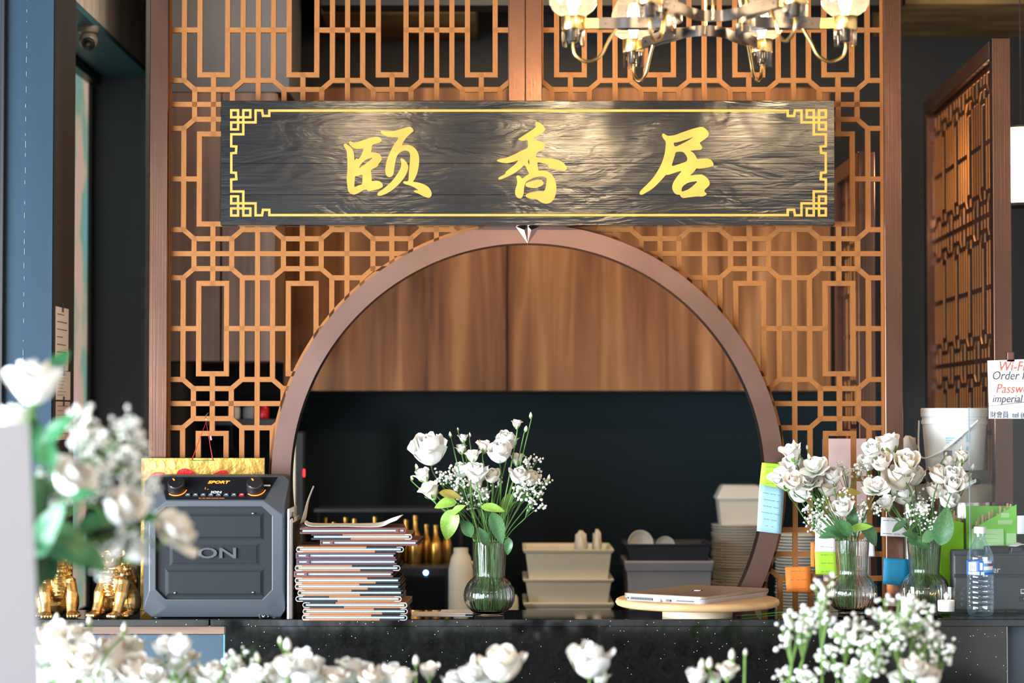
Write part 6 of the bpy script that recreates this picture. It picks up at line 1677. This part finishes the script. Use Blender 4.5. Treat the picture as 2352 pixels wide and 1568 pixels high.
def low(kd, px, py, sz, lab, dy=0., name='lisianthus', face=.3, up=.8):
    Y = YR + dy; c = W(px, py, Y)
    f = Vector((c.x * .97 + rng.uniform(-.02, .02), YR + max(-.06, min(.06, dy)), .905)); v = f.lerp(c, .5) + Vector((rng.uniform(-.01, .01), 0, 0))
    flower(name, lab, 'flower', kd, px, py, Y, sz, f, v, gr_ + (' buds' if kd == 'bud' else ''), rng, face=face, split=False, stem_m='stem_bright', stem_r=.0017, up=up, yr=(-.17 - dy, .17 - dy))
A = 'white trough bloom from the white panel, before the blue counter front'
n_ = 0
for px, py, sz in sorted([(118, 1470, 68), (172, 1460, 52), (203, 1492, 54), (152, 1505, 78), (112, 1532, 70), (187, 1524, 66), (258, 1500, 74), (298, 1490, 58), (233, 1540, 70), (302, 1537, 62), (160, 1555, 70), (270, 1560, 66), (376, 1485, 42), (414, 1484, 46), (409, 1532, 58), (358, 1538, 52), (427, 1512, 38), (390, 1562, 56), (340, 1560, 50), (90, 1500, 60), (130, 1445, 40), (220, 1560, 64), (100, 1562, 60), (440, 1560, 50)]):
    n_ += 1; low(rng.choice(['rose', 'rose', 'cup', 'open']), px, py, sz * 1.22, nth(n_) + ' ' + A, rng.uniform(-.07, .06))
A = 'white trough bloom from the blue panel edge, before the granite'
n_ = 0
for px, py, sz in sorted([(483, 1552, 58), (520, 1560, 52), (580, 1556, 50), (625, 1545, 44), (690, 1508, 40), (702, 1540, 66), (660, 1530, 46), (735, 1556, 56), (770, 1562, 50), (812, 1543, 52), (850, 1560, 44), (895, 1551, 52), (925, 1557, 42), (550, 1562, 50), (640, 1562, 50), (675, 1560, 54), (790, 1550, 44)]):
    n_ += 1; low(rng.choice(['rose', 'rose', 'cup']), px, py, sz * 1.2, nth(n_) + ' ' + A, rng.uniform(-.07, .06))
low('cup', 984, 1541, 46, 'narrow white bloom standing alone before the granite, near the paper slips')
low('rose', 1152, 1526, 96, 'tall white rose before the granite under the rose vase', -.03); low('rose', 1080, 1549, 50, 'white bloom beside the tall rose under the rose vase'); low('rose', 1042, 1563, 48, 'low white bloom beside the tall rose under the rose vase'); low('rose', 1110, 1562, 52, 'white bloom at the foot of the tall rose')
low('rose', 1356, 1518, 92, 'single large white rose before the granite under the cream tubs', 0); low('cup', 1380, 1558, 44, 'small bloom at the foot of the single large rose')
low('cup', 1672, 1541, 50, 'white bloom with tall buds before the granite under the turntable'); low('rose', 1600, 1554, 46, 'low white bloom beside the budded one under the turntable'); low('cup', 1640, 1562, 44, 'lowest white bloom under the turntable')
low('rose', 2098, 1536, 58, 'white bloom under the baby\'s breath by the candles'); low('rose', 2132, 1553, 64, 'low white bloom under the baby\'s breath by the candles'); low('rose', 1960, 1562, 50, 'white bloom at the foot of the tall baby\'s breath'); low('cup', 2060, 1562, 46, 'small white bloom amid baby\'s breath by the candles')
for px, py, sz, lab in [(285, 1441, 26, 'tall bud rising before the wood strip of the counter'), (205, 1425, 22, 'green bud below the lion by the window'), (130, 1420, 26, 'green bud nearest the white panel'), (590, 1510, 26, 'curved bud before the granite near the blue end'), (660, 1480, 32, 'pink tinged bud rising before the granite'), (643, 1470, 18, 'slim bud beside the pink tinged one'), (650, 1520, 24, 'green bud below the pink tinged one'), (854, 1535, 26, 'pointed bud under the menu stack'), (955, 1516, 24, 'slim bud above the narrow bloom'), (1088, 1514, 26, 'slim bud leaning to the tall rose'), (1104, 1515, 18, 'green bud behind the slim one'), (1132, 1492, 18, 'bud tip above the tall rose'), (1612, 1527, 30, 'fat bud under the turntable'), (1630, 1522, 26, 'second fat bud under the turntable'), (1681, 1503, 26, 'long bud highest under the turntable'), (1712, 1497, 16, 'small green bud beside the long one under the turntable'), (1978, 1545, 34, 'long white bud amid the baby\'s breath'), (2098, 1508, 26, 'green bud above the bloom by the candles'), (455, 1525, 22, 'green bud beside the baby\'s breath before the blue panel'), (338, 1520, 20, 'green bud between blooms before the blue panel')]:
    low('bud', px, py, sz * 1.15, lab, rng.uniform(-.03, .03), 'lisianthus_bud', .0, 1.2)
for cl, lab, rb_ in [([(505, 1500, 0, 46, 26), (540, 1520, 0, 34, 22)], 'baby\'s breath before the edge of the blue panel', .0052), ([(747, 1499, 0, 30, 24), (790, 1520, .0, 16, 16)], 'dense baby\'s breath head under the menu stack', .0060), ([(1848, 1553, 0, 60, 22)], 'dense baby\'s breath head under the turntable side', .0056),
                ([(1845, 1425, .02, 34, 30), (1822, 1460, 0, 30, 26)], 'baby\'s breath spray beside the turntable', .0058), ([(1893, 1345, .0, 26, 22), (1885, 1420, .0, 22, 40)], 'tallest baby\'s breath stem before the middle vase', .0056), ([(1950, 1440, .02, 44, 36), (1990, 1480, .0, 44, 34)], 'baby\'s breath spray before the middle vase foot', .0056),
                ([(2060, 1410, .02, 54, 40), (2040, 1450, .0, 50, 36)], 'baby\'s breath cloud before the candle glasses', .0056), ([(2130, 1460, .0, 44, 30), (2165, 1490, .0, 36, 30)], 'baby\'s breath spray before the water bottle', .0056), ([(1970, 1520, .0, 70, 24), (1920, 1500, .0, 24, 30)], 'low baby\'s breath before the granite by the candles', .0056), ([(700, 1560, 0, 60, 12), (600, 1550, 0, 50, 12)], 'low baby\'s breath between blooms under the menus', .0054), ([(2100, 1400, 0, 40, 20)], 'upper baby\'s breath wisp before the candles', .0054)]:
    c = W(cl[0][0], cl[0][1], YR); f = Vector((c.x * .985, YR, .905))
    gyp(lab, [(a, b, YR + c_, d, e) for a, b, c_, d, e in cl], f, f.lerp(c, .35), rng, gr_ + ' sprigs', 36, rb_, .0016, 1, 'stem_bright')

# flowers trailing over the counter side of the trough; the polished granite mirrors them
n_ = 0
for i in range(34):
    x = -.92 + i * .052 + rng.uniform(-.02, .02); Y = YR + rng.uniform(.16, .34); z = rng.uniform(.82, .99)
    c = Vector((x, Y, z)); px = 1176 + x / Y * F; py = HOR + (EYE - z) / Y * F
    f = Vector((x, YR + .055, .905)); n_ += 1
    flower('lisianthus', nth(n_) + ' bloom from the white panel trailing over the trough, mirrored in the granite', 'flower', rng.choice(['rose', 'cup', 'open']), px, py, Y, rng.uniform(50, 74), f, Vector((x, YR + .072, .958)), gr_ + ' trailing', rng, face=-.6, split=False, stem_m='stem_bright', stem_r=.0017, up=.2, yr=(-.02, .25), over=Vector((x, YR + .112, .966)))
for i in range(18):
    x = -.88 + i * .095; c = Vector((x, YR + .17, rng.uniform(.84, .98))); f = Vector((x, YR + .055, .905)); px = 1176 + x / c.y * F; py = HOR + (EYE - c.z) / c.y * F
    leaf_thing(nth(i + 1) + ' leaf from the white panel trailing over the trough towards the granite', px, py, c.y, 90, f, Vector((x, YR + .072, .958)), 'leaf_bright', (rng.uniform(-.6, .6), .6, -.3), rng, gr_ + ' trailing leaves', yr=(-.03, .25), over=Vector((x, YR + .112, .966)))
settle()
